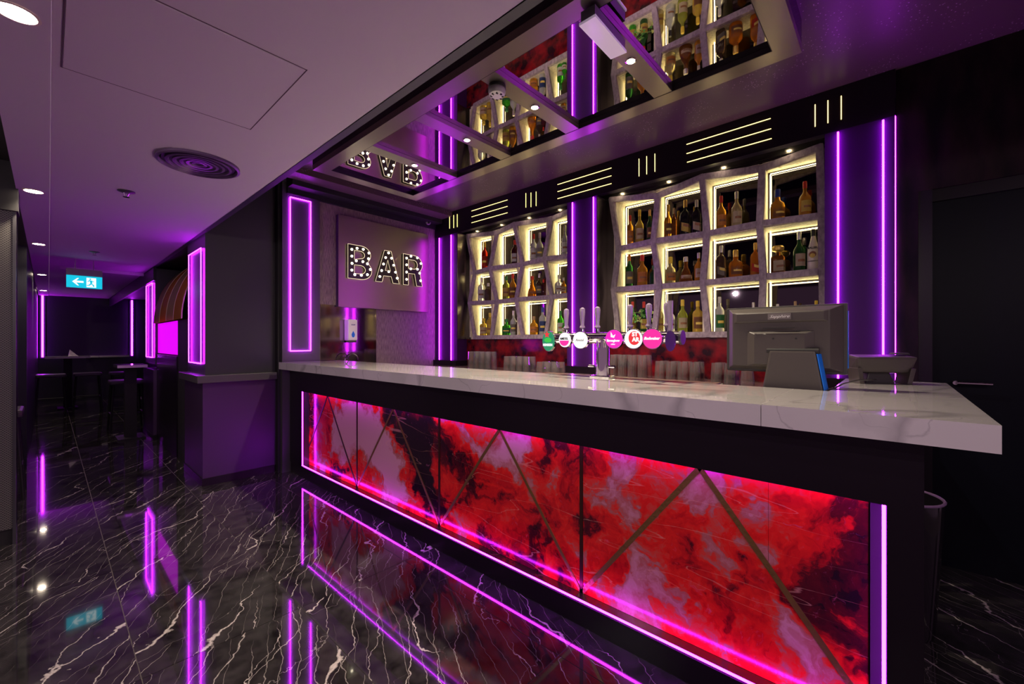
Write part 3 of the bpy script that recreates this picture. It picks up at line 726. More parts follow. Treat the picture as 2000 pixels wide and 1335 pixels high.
cdesc = {'amber': 'amber', 'gold': 'golden', 'dark': 'dark brown', 'black': 'black', 'green': 'bright green', 'dgreen': 'dark green', 'clear': 'clear', 'red': 'red', 'brown': 'brown', 'orange': 'orange', 'yelgreen': 'yellow-green', 'wine': 'dark wine', 'palegold': 'pale gold'}
BT = {
 'right': [
  (0,0,[(225,510,38,'tall','amber','red','orange'),(283,475,48,'round','gold','yellow','cream'),(347,475,40,'round','dgreen','gold','brown')]),
  (0,1,[(462,445,52,'round','amber','gold','brown'),(497,465,34,'tall','brown','cork',None),(568,415,64,'square','black','gold','yellow'),(638,415,58,'square','black','silver','cream')]),
  (0,2,[(790,390,62,'round','amber','red','orange'),(886,363,66,'round','palegold','silver','cream')]),
  (0,3,[(1140,350,92,'squat','amber','blue','brown'),(1310,300,80,'round','amber','red','yellow')]),
  (1,0,[(220,755,46,'tall','dgreen','orange','grey'),(300,755,60,'round','amber','red','orange'),(370,822,44,'square','dgreen','green',None)]),
  (1,1,[(475,768,62,'squat','palegold','yellow','orange'),(570,768,92,'bell','brown','silver','cream'),(650,742,52,'round','amber','silver','cream')]),
  (1,2,[(790,698,66,'square','dark','silver','grey'),(880,725,86,'squat','orange','gold','brown'),(1002,680,64,'square','orange','gold','red')]),
  (1,3,[(1143,700,92,'decanter','brown','gold','cream'),(1274,612,78,'round','dgreen','silver','cream'),(1362,598,80,'coconut','clear','black',None)]),
  (2,0,[(240,1045,44,'round','green','red','yellow'),(310,1045,46,'round','dgreen','red','yellow')]),
  (2,1,[(412,1055,40,'tall','palegold','white','yellow'),(474,1055,58,'round','clear','black','white'),(550,1033,60,'round','yelgreen','yellow','cream'),(645,1040,66,'tall','gold','yellow','brown')]),
  (2,2,[(780,1015,60,'tall','clear','white','green'),(872,1088,60,'round','amber','red','orange'),(990,1050,50,'round','dark','silver',None)]),
  (2,3,[(1140,1060,50,'round','clear','white','white'),(1250,1042,50,'round','amber','cork','cream'),(1380,1038,56,'tall','palegold','yellow','yellow')]),
 ],
 'left': [
  (0,0,[(322,345,34,'tall','red','yellow','red'),(357,372,24,'tall','dark','black',None)]),
  (0,1,[(540,330,42,'wine','wine','red','white'),(566,372,26,'tall','dark','black',None)]),
  (0,2,[(677,285,38,'tall','clear','red','white'),(720,275,42,'round','clear','silver','grey')]),
  (0,3,[(903,222,42,'round','clear','silver','white')]),
  (1,0,[(300,600,40,'tall','clear','white','white'),(348,640,40,'tall','dark','silver',None)]),
  (1,1,[(478,590,42,'tall','yelgreen','green','yellow'),(525,572,42,'round','amber','red','brown')]),
  (1,2,[(666,590,70,'bell','orange','red','orange'),(717,570,38,'round','dark','silver','grey'),(746,615,28,'tall','wine','red',None)]),
  (1,3,[(860,580,52,'round','clear','silver','white'),(893,600,34,'round','amber','silver','cream')]),
  (2,0,[(315,895,42,'tall','gold','yellow','cream'),(360,855,38,'tall','gold','yellow','yellow')]),
  (2,1,[(480,900,60,'round','green','green','green'),(531,840,40,'round','clear','silver','grey'),(562,880,28,'tall','dark','black',None)]),
  (2,2,[(677,880,48,'round','amber','cork','orange'),(741,815,42,'tall','clear','blue','blue')]),
  (2,3,[(872,840,44,'tall','green','green','white'),(898,905,32,'round','green','green','white')]),
 ]}
for nm, cells in BT.items():
    ox, oy, sc = (1160, 260, .3146) if nm == 'right' else (860, 380, .2697)
    for row, c, lst in cells:
        for i, (zx, zy, wz, kind, col, cap, lab) in enumerate(lst):
            u, v_ = ox+zx*sc, oy+zy*sc
            y, ztop = onx(u, v_, XBT); ya, _ = onx(ox+(zx-wz/2)*sc, v_, XBT); yb, _ = onx(ox+(zx+wz/2)*sc, v_, XBT)
            r = abs(ya-yb)/2*.98
            B, Z = SHELVES[nm]
            z0 = shelf_z(nm, y, row)
            h = ztop-z0
            cp = f'{cap} cap' if kind != 'decanter' else 'glass stopper'
            cs = cdesc[col]+' ' if kind != 'coconut' else ''
            L = f'{cs}{desc[kind]} bottle, {cp}, {ords[i]} in {ords[c]} column, {rows[row]} row, {nm} shelving'
            bo = bottle(kind, h, min(r, .055), col, cap, lab, (XBT, y, z0), L, f'bottles in the {nm} shelving')
            if kind == 'coconut':
                bo['label'] = 'white opaque bottle with palm emblem and black cap, middle row, right shelving'
                rr = min(r, .055)
                e = mk('palm_emblem', lambda bm: lathe(bm, [(.022, 0), (.022, .002)], 16), LABM['brown'], bo); e.rotation_euler = (0, -math.pi/2, 0); e.location = (-rr*1.01, 0, h*.40)
                e = mk('sun_emblem', lambda bm: lathe(bm, [(.016, 0), (.016, .003)], 12), LABM['yellow'], bo); e.rotation_euler = (0, -math.pi/2, 0); e.location = (-rr*1.01, 0, h*.37)
                text('lettering', 'MALIBU', .021, INKK, (-rr-.003, 0, h*.55), FACE_MX, bo, off=.0004)
                text('lettering', 'CARIBBEAN', .012, INKK, (-rr-.003, 0, h*.24), FACE_MX, bo)
# ivy trailing between two bottles on the bottom row
LEAF = mat('ivy leaf green', (.10, .32, .04), .5); LEAFY = mat('pale ivy leaf', (.42, .50, .12), .5)
iv = thing('ivy_garland', 'small trailing ivy among bottles in the bottom left corner, right shelving', 'plant', (3.62, 1.72, 1.40))
yv, zv = onx(1160+300*.3146, 260+1130*.3146, 3.61)
bm = bmesh.new(); path_tube(bm, [(3.61, yv+.13, zv-.02), (3.605, yv+.05, zv+.03), (3.61, yv-.03, zv), (3.612, yv-.10, zv+.02)], .0025, 5); new('stem', bm, LEAF, iv)
for k in range(26):
    f = random.random(); cy_, cz_ = yv+.13-.24*f, zv+random.uniform(-.055, .055); a = random.uniform(0, 6.28); s = random.uniform(.012, .022); xx = 3.605+random.uniform(-.012, .01)
    bm = bmesh.new(); prism(bm, [(xx+.006*math.cos(j*1.3), cy_+s*rr_*math.cos(a+j*math.pi/3), cz_+s*rr_*math.sin(a+j*math.pi/3)) for j, rr_ in enumerate((1.2, .6, 1, .5, 1, .6))], (.0015, 0, 0))
    new('leaf', bm, LEAFY if k % 3 else LEAF, iv)

# ================================================================ GLASSES ON THE BACK COUNTER
CLEAR = mat('clear drinking glass', (.92, .86, .88), .03, trans=.93, ior=1.35, spec=.8)
def glass_proto(h, r):
    bm = bmesh.new(); lathe(bm, [(r, 0), (r*.97, h*.5), (r*.84, h), (r*.78, h), (r*.78, h-.012), (r*.91, h*.5), (r*.93, .004), (r, .0)], 12)
    me = bpy.data.meshes.new('drinking_glass'); bmesh.ops.recalc_face_normals(bm, faces=bm.faces[:]); bm.to_mesh(me); bm.free(); me.materials.append(CLEAR)
    return me
tall = glass_proto(.195, .040); mid = glass_proto(.155, .040); low = glass_proto(.115, .042)
def gcluster(u0, u1, me, n_x, label, group, x0=3.14, step=.086):
    ya, _ = onx(u0, 720, x0+.04); yb, _ = onx(u1, 720, x0+.04); y = ya-.042
    while y > yb+.03:
        for k in range(n_x):
            o = bpy.data.objects.new('drinking_glass', me); COL.objects.link(o); o.location = (x0+k*step, y, 1.0005); o.rotation_euler.z = random.random()
            tag(o, label, 'glass', group)
        y -= step
gcluster(921, 972, tall, 2, 'upturned tall glass in the block of glasses below the left shelving', 'tall glasses below the left shelving', 3.16)
gcluster(990, 1050, mid, 2, 'upturned clear glass in the middle block below the left shelving', 'medium glasses below the left shelving', 3.14)
gcluster(1054, 1107, low, 2, 'upturned short glass left of the column behind the beer taps', 'short glasses left of the middle column', 3.10)
gcluster(1193, 1279, tall, 2, 'upturned tall glass right of the beer tap column', 'tall glasses right of the beer tap column', 3.14)
gcluster(1283, 1386, mid, 2, 'upturned glass in front of the red splashback, below the right shelving', 'glasses in front of the red splashback', 3.12)
gcluster(1391, 1447, mid, 2, 'upturned glass just left of the till monitor', 'glasses beside the till monitor', 3.12)
gcluster(1449, 1500, low, 1, 'short upturned glass partly behind the till monitor', 'short glasses behind the till monitor', 3.05)

# ================================================================ BAR SIGN WALL
YP = 4.445
SHADOWM = BLACKM
t = thing('sign_panel', 'large brushed dark metal panel with the lit marquee letters', 'panel', (2.6, YB, 1.7))
px0, pz1 = ony(661, 418, YP); px1, _ = ony(836, 454, YP); _, pz0 = ony(661, 598, YP)
box('shaded_side', (px0-.0015, px0-.0002, YP+.001, YB, pz0, pz1), BLACKM, t)  # black sheet paints the shade on the panel's left side
mk('metal_sheet', lambda bm: bx(bm, px0, px1, YP, YB, pz0, pz1), SIGNP, t)
LB = mat('dark letter face', (.025, .02, .012), .3); RIM = glow('glowing letter edge', (1.0, .80, .50), .9)
YLt = YP-.002
def arc(cx, cz, rx, rz, a0, a1, n=10): return [(cx+rx*math.cos(math.radians(a0+(a1-a0)*k/n)), cz+rz*math.sin(math.radians(a0+(a1-a0)*k/n))) for k in range(n+1)]
def zl(zx, zy):                                             # point of the sign crop on the panel plane
    return ony(640+zx*.1648, 400+zy*.1648, YLt)
zB, zT = 2.0, 2.375; hh = zT-zB
xb = 2.200; wB = .285
Bsp = [[(xb, zB), (xb, zT)] + arc(xb+wB*.55, zT-.095, wB*.40, .095, 90, -40) + arc(xb+wB*.55, zB+.105, wB*.45, .105, 55, -90),
       [(xb+.075, zT-.06), (xb+.075, zB+.215)] + arc(xb+wB*.50, zT-.102, .055, .042, -90, 90),
       [(xb+.075, zB+.155), (xb+.075, zB+.06)] + arc(xb+wB*.52, zB+.108, .058, .047, -90, 90)]
xa = 2.53; wA = .315
Asp = [[(xa, zB), (xa+.115, zT), (xa+.205, zT), (xa+wA, zB), (xa+wA-.085, zB), (xa+wA-.11, zB+.075), (xa+.105, zB+.075), (xa+.085, zB)],
       [(xa+.125, zB+.14), (xa+.195, zB+.14), (xa+.160, zB+.265)]]
xr = 2.900; wR = .28
Rsp = [[(xr, zB), (xr, zT)] + arc(xr+wR*.55, zT-.11, wR*.45, .11, 90, -48) + [(xr+wR, zB), (xr+wR-.085, zB), (xr+wR-.115, zB+.145), (xr+.075, zB+.145), (xr+.075, zB)],
       [(xr+.075, zT-.06), (xr+.075, zB+.205)] + arc(xr+wR*.55, zT-.115, .052, .055, -90, 90)]
FL = Matrix(((1,0,0),(0,0,-1),(0,1,0)))
bulbs = {'B': [(273,530),(273,610),(275,695),(273,775),(335,518),(408,530),(475,573),(470,640),(403,675),(325,665),(457,700),(492,767),(457,828),(385,835),(308,828)],
         'A': [(708,572),(673,627),(743,635),(648,703),(768,717),(626,780),(710,793),(790,800),(604,850),(810,870)],
         'R': [(921,633),(921,712),(921,798),(921,883),(973,610),(1048,630),(1090,697),(970,760),(1050,765),(1076,812),(1087,900)]}
for ch, sp in (('B', Bsp), ('A', Asp), ('R', Rsp)):
    lt = thing('marquee_letter', f'dark marquee letter {ch} with gold rim and round bulbs on the metal panel', 'letter', (sp[0][0][0], YLt, 2.0), 'marquee letters spelling BAR')
    outline('letter_body', sp, LB, FL, (0, YLt-.012, 0), lt, ext=.012)
    outline('letter_rim', sp, RIM, FL, (0, YLt-.026, 0), lt, bevel=.0028, fill=False)
    for zx, zy in bulbs[ch]:
        bxx, bz = zl(zx, zy)
        bm = bmesh.new(); bmesh.ops.create_uvsphere(bm, u_segments=12, v_segments=8, radius=.0130, matrix=Matrix.Translation((bxx, YLt-.026, bz)))
        new('bulb', bm, BULB, lt, smooth=True)
# polished splash panel, soap dispenser, camera
sx_, _ = ony(735, 650, YB-.01)
t = box('splash_panel', (1.935, sx_, YB-.008, YB, 1.0, 1.70), SPLASH); tag(t, 'polished steel splash panel under the BAR sign behind the soap dispenser', 'panel')
t = thing('soap_dispenser', 'white wall soap dispenser with blue drop window under the BAR sign', 'dispenser', (2.24, YB-.008, 1.31))
box('housing', (2.19, 2.298, YB-.115, YB-.009, 1.315, 1.548), WHITEP, t, bevel=.018)
bm = bmesh.new(); cxd = 2.245
prism(bm, [(cxd+.019*math.sin(a)*(1 if math.cos(a) < 0 else (1-.75*math.cos(a))), YB-.1165, 1.385+.036*(-math.cos(a)*-1)) for a in [k*math.pi/10 for k in range(20)]], (0, .003, 0)); new('drop_window', bm, BLUEPL, t)
text('lettering', 'SOAP', .018, text_mat((.1, .1, .3)), (cxd, YB-.117, 1.488), FACE_MY, t, off=.0005)
box('push_bar', (2.205, 2.285, YB-.105, YB-.03, 1.295, 1.316), GREYPL, t)
t = thing('security_camera', 'small white dome camera high in the corner above the BAR sign', 'camera', (3.2, YB-.05, 2.74))
cx_, cz_ = ony(836, 434, YB-.05)
cyl('mount', (cx_, YB-.001, cz_+.02), (cx_, YB-.03, cz_+.02), .03, WHITEP, t)
bm = bmesh.new(); bmesh.ops.create_uvsphere(bm, u_segments=16, v_segments=10, radius=.035, matrix=Matrix.Translation((cx_, YB-.055, cz_))); new('dome', bm, mat('grey camera dome', (.35, .3, .36), .2), t, smooth=True)
bm = bmesh.new(); bmesh.ops.create_uvsphere(bm, u_segments=12, v_segments=8, radius=.016, matrix=Matrix.Translation((cx_-.012, YB-.080, cz_-.012))); new('lens', bm, BLACKM, t, smooth=True)
# tap whose curved spout shows over the counter
t = thing('sink_tap', 'thin chrome tap arc rising behind the left end of the marble counter', 'tap', (2.22, 4.40, .9))
pts = [(2.15, 4.38, .90)]+[(2.15+.075-.075*math.cos(a), 4.38+.0*a, 1.10+.075*math.sin(a)) for a in [k*math.pi/10 for k in range(11)]]
mk('spout', lambda bm: path_tube(bm, pts, .006, 8), CHROME, t, smooth=True)
cyl('tap_base', (2.15, 4.38, .90), (2.15, 4.38, .94), .02, CHROME, t)

# ================================================================ MIRRORED CEILING FRAME OVER THE BAR
ZF = 2.78; FX0, FX1, FY0, FY1 = 1.53, 2.59, .346, 3.71; BW = .11
t = thing('mirror_ceiling_frame', 'large bronze framed mirror panel hung from the ceiling above the bar', 'mirror', (2.06, 2.0, ZU))
for b in ((FX0, FX0+BW, FY0, FY1), (FX1-BW, FX1, FY0, FY1), (FX0+BW, FX1-BW, FY0, FY0+BW), (FX0+BW, FX1-BW, FY1-BW, FY1)):
    box('frame_board', (*b, ZF, ZF+.045), FRAMEM, t)
box('mirror_pane', (FX0+BW, FX1-BW, FY0+BW, FY1-BW, ZF+.032, ZF+.04), MIRR, t)
for b in ((FX0+.001, FX0+.012, FY0+.001, FY1-.001), (FX1-.012, FX1-.001, FY0+.001, FY1-.001), (FX0+.012, FX1-.012, FY0+.001, FY0+.012), (FX0+.012, FX1-.012, FY1-.012, FY1-.001)):
    box('side_board', (*b, ZF+.045, ZU), mat('blue black gloss board', (.010, .012, .030), .25), t)
for b in ((FX1-BW-.004, FX1-BW, FY0+BW, FY1-BW), (FX0+BW, FX0+BW+.004, FY0+BW, FY1-BW), (FX0+BW+.004, FX1-BW-.004, FY0+BW, FY0+BW+.004), (FX0+BW+.004, FX1-BW-.004, FY1-BW-.004, FY1-BW)):
    box('inner_edge', (*b, ZF+.001, ZF+.031), BLACK, t)
for y in (1.023, 1.674, 2.313, 2.97):
    box('cross_beam', (FX0+BW-.002, FX1-BW+.002, y-.055, y+.055, ZF+.002, ZF+.031), FRAMEM, t)
for k, y in enumerate((1.023, 1.674, 2.313, 2.97)):
    s = thing('spotlight', f'bright round spotlight on the {("nearest","second nearest","third nearest","farthest")[k]} cross beam of the mirror frame', 'spotlight', (2.06, y, ZF), 'spotlights on the mirror frame beams')
    mk('bezel', lambda bm: lathe(bm, [(.030, 0), (.030, -.004), (.022, -.006), (.022, -.002)], 20, (2.06, y, ZF+.002)), CHROME, s, smooth=True)
    cyl('lamp_face', (2.06, y, ZF-.001), (2.06, y, ZF-.004), .021, LAMP, s)
    spot('lamp', (2.06, y, ZF-.02), 88, (1, .84, .62), 125, .9, .02, parent=s)
# smoke detector on the second beam
sdx, sdy = 1.78, 1.70
t = thing('smoke_detector', 'round white smoke detector hanging below the mirror frame', 'smoke detector', (sdx, 1.674, ZF))
sy = 1.70
mk('base', lambda bm: lathe(bm, [(.050, 0), (.052, -.018), (.048, -.02)], 24, (1.745, sy, ZF)), DKPL, t, smooth=True)
mk('cover', lambda bm: lathe(bm, [(.048, -.02), (.050, -.035), (.044, -.052), (.030, -.060)], 24, (1.745, sy, ZF)), WHITEP, t, smooth=True)
mk('vents', lambda bm: [bx(bm, 1.745+.032*math.cos(a)-.006, 1.745+.032*math.cos(a)+.006, sy+.032*math.sin(a)-.004, sy+.032*math.sin(a)+.004, ZF-.062, ZF-.054) for a in [k*math.pi/4 for k in range(8)]], DKPL, t)
# emergency light box below the nearest beam
t = thing('emergency_light', 'slim white rectangular emergency light fixed under the nearest cross beam', 'emergency light', (1.75, 1.02, ZF))
E4 = []
for u, v_ in ((1131, 51), (1163, 32), (1224, 103), (1193, 116)):
    zz = ZF-.075; tt = (H-zz)/(v_-667.5); k_ = u-1000; E4.append((tt*(.7408*821+.6717*k_), tt*(.6717*821-.7408*k_)))
ex0 = min(p[0] for p in E4); ex1 = max(p[0] for p in E4); ey0 = min(p[1] for p in E4); ey1 = max(p[1] for p in E4)
print('EMERG', E4)
bm = bmesh.new(); prism(bm, [(a, b, ZF-.075) for a, b in E4], (0, 0, .012)); new('diffuser', bm, mat('frosted white diffuser', (.85, .76, .86), .15, emis=(.8, .6, .8), es=.2), t)
cxe = sum(p[0] for p in E4)/4; cye = sum(p[1] for p in E4)/4
bm = bmesh.new(); prism(bm, [(cxe+(a-cxe)*.96, cye+(b-cye)*.86, ZF-.063) for a, b in E4], (0, 0, .05)); new('housing', bm, mat('grey steel housing', (.30, .26, .34), .35), t)
box('mounting_foot', (cxe-.03, cxe+.03, cye-.02, cye+.02, ZF-.013, ZF+.001), DKPL, t)

# ================================================================ BEER FONT
t = thing('beer_font', 'chrome T-shaped beer tap tower with six taps and lit badges', 'beer tap', (2.08, 1.2, ZT))
cyl('column', (2.08, 1.20, ZT+.012), (2.08, 1.20, 1.31), .040, CHROME, t, n=24)
cyl('base_flange', (2.08, 1.20, ZT), (2.08, 1.20, ZT+.012), .028+.026, CHROME, t, n=24) if False else mk('base_flange', lambda bm: bx(bm, 2.035, 2.109, 1.14, 1.26, ZT+.0005, ZT+.012), CHROME, t, bevel=.004)
cyl('cross_tube', (2.08, .77, 1.322), (2.08, 1.56, 1.322), .032, CHROME, t, n=24)
for y in (.765, 1.565): mk('end_cap', lambda bm: tube(bm, (2.08, y-.006, 1.322), (2.08, y+.006, 1.322), .036, n=20), SATIN, t)
for sy_ in (1.135, 1.262): mk('drain_knob', lambda bm: tube(bm, (2.06, sy_-.018, 1.165), (2.06, sy_+.018, 1.165), .008, n=10), CHROME, t)
CLR = mat('clear acrylic handle', (.55, .45, .62), .12, trans=.5, ior=1.4)
GRN = glow('lit green badge', (.0, .22, .10), .9); WHB = glow('lit white badge', (.88, .86, .84), 1.0); PNK = glow('lit pink badge', (.80, .012, .28), 1.0); MAGB = glow('lit magenta badge', (.80, .005, .42), 1.0)
REDB = glow('lit red print', (.75, .02, .03), .9); PURB = mat('purple tinted badge', (.08, .02, .20), .15)
GREY = mat('grey script', (.35, .33, .33), .5)
taps = [(1.468, GRN, 'green'), (1.354, WHB, 'white'), (1.253, WHB, 'white'), (1.052, MAGB, 'magenta'), (.946, WHB, 'white'), (.850, PNK, 'pink')]
def disc(name, x, y, z, ry, rz, m, parent, d=.006, n=28):
    bm = bmesh.new(); prism(bm, [(x, y+ry*math.cos(k*2*math.pi/n), z+rz*math.sin(k*2*math.pi/n)) for k in range(n)], (d, 0, 0)); return new(name, bm, m, parent, smooth=True)
for k, (y, bmn, cn) in enumerate(taps):
    mk('tap_body', lambda bm: (tube(bm, (2.11, y, 1.345), (2.11, y, 1.375), .014, .010), tube(bm, (2.112, y, 1.322), (2.155, y, 1.318), .012), tube(bm, (2.150, y, 1.322), (2.150, y, 1.265), .008)), CHROME, t, smooth=True)
    mk('tap_handle', lambda bm: lathe(bm, [(.010, 1.372), (.018, 1.385), (.010, 1.40), (.0135, 1.44), (.017, 1.475), (.015, 1.495), (.006, 1.502)], 14, (2.11, y, 0)), CLR, t, smooth=True)
    mk('badge_arm', lambda bm: tube(bm, (2.05, y, 1.315), (1.945, y, 1.315), .009), CHROME, t)
    ry, rz, zc = (.040, .056, 1.305) if k == 0 else ((.037, .040, 1.312) if k in (1,) else ((.043, .044, 1.310) if k == 2 else (.045, .046, 1.315)))
    disc('badge_ring', 1.932, y, zc, ry+.004, rz+.004, CHROME, t, .014)
    bd = disc('lit_badge', 1.926, y, zc, ry, rz, bmn, t, .006); bd['label'] = f'{cn} lit tap badge'
    xx = 1.924
    if k == 0:
        star = [(xx-.001, y+.006+(.021 if j % 2 == 0 else .009)*math.cos(math.pi/2+j*math.pi/5), zc+.038+(.021 if j % 2 == 0 else .009)*math.sin(math.pi/2+j*math.pi/5)) for j in range(10)]
        bm = bmesh.new(); prism(bm, star, (.002, 0, 0)); new('red_star', bm, REDB, t)
        disc('green_highlight', xx, y, zc+.006, .026, .014, glow('bright green print', (.02, .45, .05), .9), t, .002)
        text('lettering', 'HEINEKEN', .019, INKW, (xx-.001, y, zc-.022), FACE_MX, t, off=.0006, sx=.75)
    if k == 1:
        bm = bmesh.new(); prism(bm, [(xx, y+.031*math.cos(a), zc-.004+.030*math.sin(a)) for a in [math.pi+j*math.pi/12 for j in range(13)]], (.002, 0, 0)); new('pink_half', bm, PNK, t)
        text('lettering', 'AMSTEL', .017, INKK, (xx-.001, y, zc+.006), FACE_MX, t, off=.0006, sx=.9)
    if k == 2: text('lettering', 'Guinness', .019, GREY, (xx-.001, y, zc), FACE_MX, t, shear=.3, sx=.9) if False else text('lettering', 'Amstel', .020, GREY, (xx-.001, y, zc), FACE_MX, t, shear=.3, sx=.9)
    if k == 3:
        bm = bmesh.new(); prism(bm, [(xx, y+.014, zc+.036), (xx, y+.002, zc+.016), (xx, y-.012, zc+.024), (xx, y-.004, zc+.006), (xx, y+.014, zc+.010)], (.002, 0, 0)); new('bird_emblem', bm, INKW, t)
        text('lettering', 'Strongbow', .017, INKW, (xx-.001, y, zc-.008), FACE_MX, t, off=.0005, sx=.95)
        text('lettering', 'cider', .012, INKW, (xx-.001, y, zc-.026), FACE_MX, t)
    if k == 4:
        disc('red_field', xx, y-.008, zc+.004, .030, .034, REDB, t, .0015)
        text('lettering', 'ST', .028, INKW, (xx-.001, y-.012, zc+.022), FACE_MX, t, off=.0012)
        text('lettering', 'AR', .028, INKW, (xx-.001, y-.016, zc-.004), FACE_MX, t, off=.0012)
    if k == 5: text('lettering', 'Budweiser', .019, INKW, (xx-.001, y, zc+.002), FACE_MX, t, shear=.35, off=.0006, sx=.95)
disc('purple_lens', 2.02, .800, 1.305, .024, .050, PURB, t, .012)
mk('lens_arm', lambda bm: tube(bm, (2.03, .800, 1.322), (2.07, .800, 1.322), .008), CHROME, t)
mk('lens_stem', lambda bm: tube(bm, (2.026, .800, 1.355), (2.026, .800, 1.50), .010, .013), CLR, t)
t = thing('drip_tray', 'dark steel drip tray running along the back edge of the counter', 'tray', (2.2, 1.1, 1.09))
box('tray', (2.112, 2.24, .62, 1.72, 1.075, 1.095), GREYPL, t)
box('grille', (2.125, 2.23, .63, 1.71, 1.0955, 1.100), BACKTOP, t)
box('bracket', (2.12, 2.20, 1.0, 1.3, .901, 1.075), BLACKM, t)

# ================================================================ TILL MONITOR AND TERMINAL
t = thing('till_monitor', 'dark grey till monitor seen from behind on a wedge-shaped stand', 'monitor', (2.28, .38, .9))
def PX(u, v_, x): y, z = onx(u, v_, x); return (x, y, z)
XM = 2.20
def loft(A, B_, name, m, parent):
    bm = bmesh.new(); a = [bm.verts.new(p) for p in A]; b = [bm.verts.new(p) for p in B_]; n = len(a)
    bm.faces.new(a[::-1]); bm.faces.new(b)
    for k in range(n): bm.faces.new((a[k], a[(k+1)%n], b[(k+1)%n], b[k]))
    return new(name, bm, m, parent, bevel=.004)
tl, tr_, br, bl = PX(1419, 602, XM), PX(1655, 592, XM+.03), PX(1655, 712, XM), PX(1452, 720, XM)
yl, yr = .555, .135; zt_, zb_ = 1.452, 1.175
def rect(x, y0, y1, z0, z1): return [(x, y0, z0), (x, y1, z0), (x, y1, z1), (x, y0, z1)]
loft(rect(2.235, .605, .140, 1.165, 1.462), rect(2.262, .605, .140, 1.160, 1.465), 'screen_bezel', DKPL, t)
loft(rect(2.185, .565, .195, 1.19, 1.435), rect(2.2345, .595, .152, 1.172, 1.458), 'rear_shell', GREYPL, t)
loft(rect(2.176, .545, .215, 1.395, 1.430), rect(2.1855, .560, .200, 1.385, 1.436), 'top_ridge', GREYPL, t)
loft(rect(2.165, .47, .28, 1.20, 1.335), rect(2.186, .505, .245, 1.19, 1.350), 'mount_boss', GREYPL, t)
for y in (.395, .31): cyl('screw', (2.163, y, 1.315), (2.168, y, 1.315), .0045, BLACKM, t, n=8)
box('brand_plate', (2.1735, 2.177, .33, .418, 1.400, 1.427), mat('grey badge plate', (.16, .14, .14), .4), t)
text('lettering', 'uniwell', .020, INKW, (2.1728, .374, 1.413), FACE_MX, t, shear=.4, sx=.9) if False else text('lettering', 'Sapphire', .018, mat('silver script', (.7, .7, .7), .3), (2.1728, .374, 1.413), FACE_MX, t, shear=.45, sx=1.2)
for sb in ((.475, .440, 1.349), (.435, .315, 1.362), (.310, .262, 1.349)): box('vent_slot', (2.1625, 2.1665, sb[1], sb[0], sb[2]-.0022, sb[2]+.0022), BLACKM, t)
box('side_slot', (2.238, 2.255, .1375, .1405, 1.19, 1.43), BLUEPL, t)
loft(rect(2.125, .452, .205, .905, 1.255), [(2.33, .452, .905), (2.33, .205, .905), (2.20, .225, 1.265), (2.20, .432, 1.265)], 'stand', DKPL, t) if False else None
bm = bmesh.new()
A = [(2.135, .462, .905), (2.135, .180, .905), (2.158, .242, 1.262), (2.158, .408, 1.262)]
Bq = [(2.36, .462, .905), (2.36, .180, .905), (2.20, .235, 1.262), (2.20, .415, 1.262)]
a = [bm.verts.new(p) for p in A]; b = [bm.verts.new(p) for p in Bq]
bm.faces.new(a[::-1]); bm.faces.new(b)
for k in range(4): bm.faces.new((a[k], a[(k+1)%4], b[(k+1)%4], b[k]))
new('stand', bm, GREYPL, t, bevel=.008)
mk('stand_side', lambda bm: prism(bm, [(2.137, .179, .91), (2.20, .173, .91), (2.185, .228, 1.25), (2.159, .238, 1.25)], (0, -.004, 0)), BLUEPL, t)
mk('hinge', lambda bm: tube(bm, (2.175, .42, 1.262), (2.175, .23, 1.262), .014), BLACKM, t)
# customer terminal on the return
t = thing('payment_terminal', 'small tilted dark terminal with rounded hood on the marble return', 'terminal', (2.66, .04, ZT))
c0 = Vector((2.66, .045, ZT))
R_ = Vector((.6717, -.7408, 0)); Fd = Vector((.7408, .6717, 0)); Uz = Vector((0, 0, 1))
yaw = Matrix.Rotation(math.radians(-12), 3, 'Z'); R_ = yaw @ R_; Fd = yaw @ Fd
def tp(a, b, c): return c0+R_*a+Fd*b+Uz*c
def hexa(name, lo, hi, m, bev=.01):
    bm = bmesh.new(); A = [bm.verts.new(p) for p in lo]; B2 = [bm.verts.new(p) for p in hi]; n = len(A)
    bm.faces.new(A[::-1]); bm.faces.new(B2)
    for k in range(n): bm.faces.new((A[k], A[(k+1)%n], B2[(k+1)%n], B2[k]))
    return new(name, bm, m, t, bevel=bev)
hexa('hood', [tp(-.108, -.03, .055), tp(.108, -.03, .055), tp(.112, .05, .045), tp(-.112, .05, .045)],
     [tp(-.122, -.055, .128), tp(.122, -.055, .128), tp(.118, .045, .138), tp(-.118, .045, .138)], GREYPL, .012)
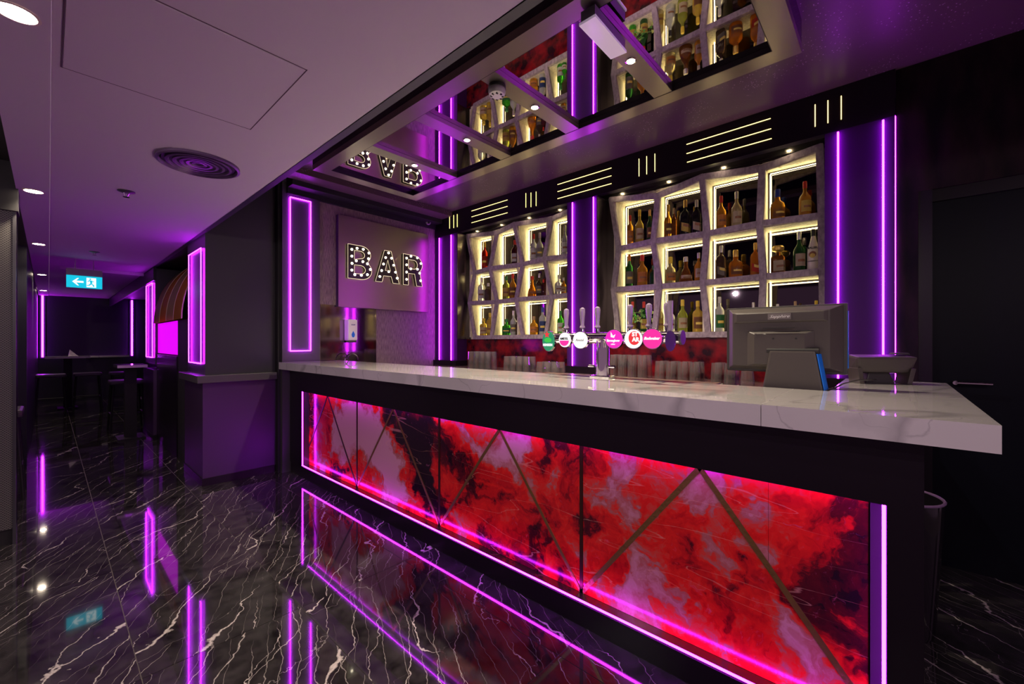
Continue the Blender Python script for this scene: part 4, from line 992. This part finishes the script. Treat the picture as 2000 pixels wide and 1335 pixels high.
hexa('screen', [tp(-.10, .052, .06), tp(.10, .052, .06), tp(.10, .056, .06), tp(-.10, .056, .06)], [tp(-.10, .048, .13), tp(.10, .048, .13), tp(.10, .052, .13), tp(-.10, .052, .13)], BLACK, .0)
for s_ in (-1, 1):
    hexa('leg', [tp(s_*.095-.01, -.04, .0), tp(s_*.095+.01, -.04, .0), tp(s_*.095+.01, .05, .0), tp(s_*.095-.01, .05, .0)],
         [tp(s_*.108-.01, -.045, .075), tp(s_*.108+.01, -.045, .075), tp(s_*.108+.01, .045, .075), tp(s_*.108-.01, .045, .075)], GREYPL, .003)
hexa('base', [tp(-.06, .0, .0), tp(.06, .0, .0), tp(.06, .06, .0), tp(-.06, .06, .0)], [tp(-.04, .01, .06), tp(.04, .01, .06), tp(.04, .05, .06), tp(-.04, .05, .06)], DKPL, .004)
hexa('card_slot', [tp(.05, -.02, .139), tp(.11, -.02, .139), tp(.11, .03, .139), tp(.05, .03, .139)], [tp(.055, -.015, .147), tp(.105, -.015, .147), tp(.105, .025, .147), tp(.055, .025, .147)], DKPL, .002)
bm = bmesh.new(); pts = [Vector((2.62, .06, ZT+.02)), Vector((2.50, .12, ZT+.022)), Vector((2.38, .165, ZT+.012)), Vector((2.25, .18, ZT+.004)), Vector((2.14, .205, ZT-.004)), Vector((2.125, .215, ZT-.06)), Vector((2.14, .26, .91))]
path_tube(bm, pts, .0035, 6); t2 = new('power_cable', bm, DKPL); tag(t2, 'thin dark cable from the terminal over the counter edge', 'cable')

# ================================================================ BIN
t = thing('waste_bin', 'round glossy black bin on the floor under the marble return', 'bin', (2.62, -.03, 0))
bc = (2.62, -.02, 0)
mk('body', lambda bm: lathe(bm, [(.115, 0), (.120, .02), (.150, .60), (.140, .60), (.112, .04)], 32, bc), mat('glossy black bin', (.012, .010, .014), .10), t, smooth=True)
def rimf(bm):
    p = [(bc[0]+.148*math.cos(a), bc[1]+.148*math.sin(a), .602) for a in [k*2*math.pi/32 for k in range(33)]]; path_tube(bm, p, .006, 6)
mk('rim', rimf, mat('purple grey rim', (.25, .15, .30), .25), t)

for o in bpy.data.objects:
    if '_w' in o: del o['_w']
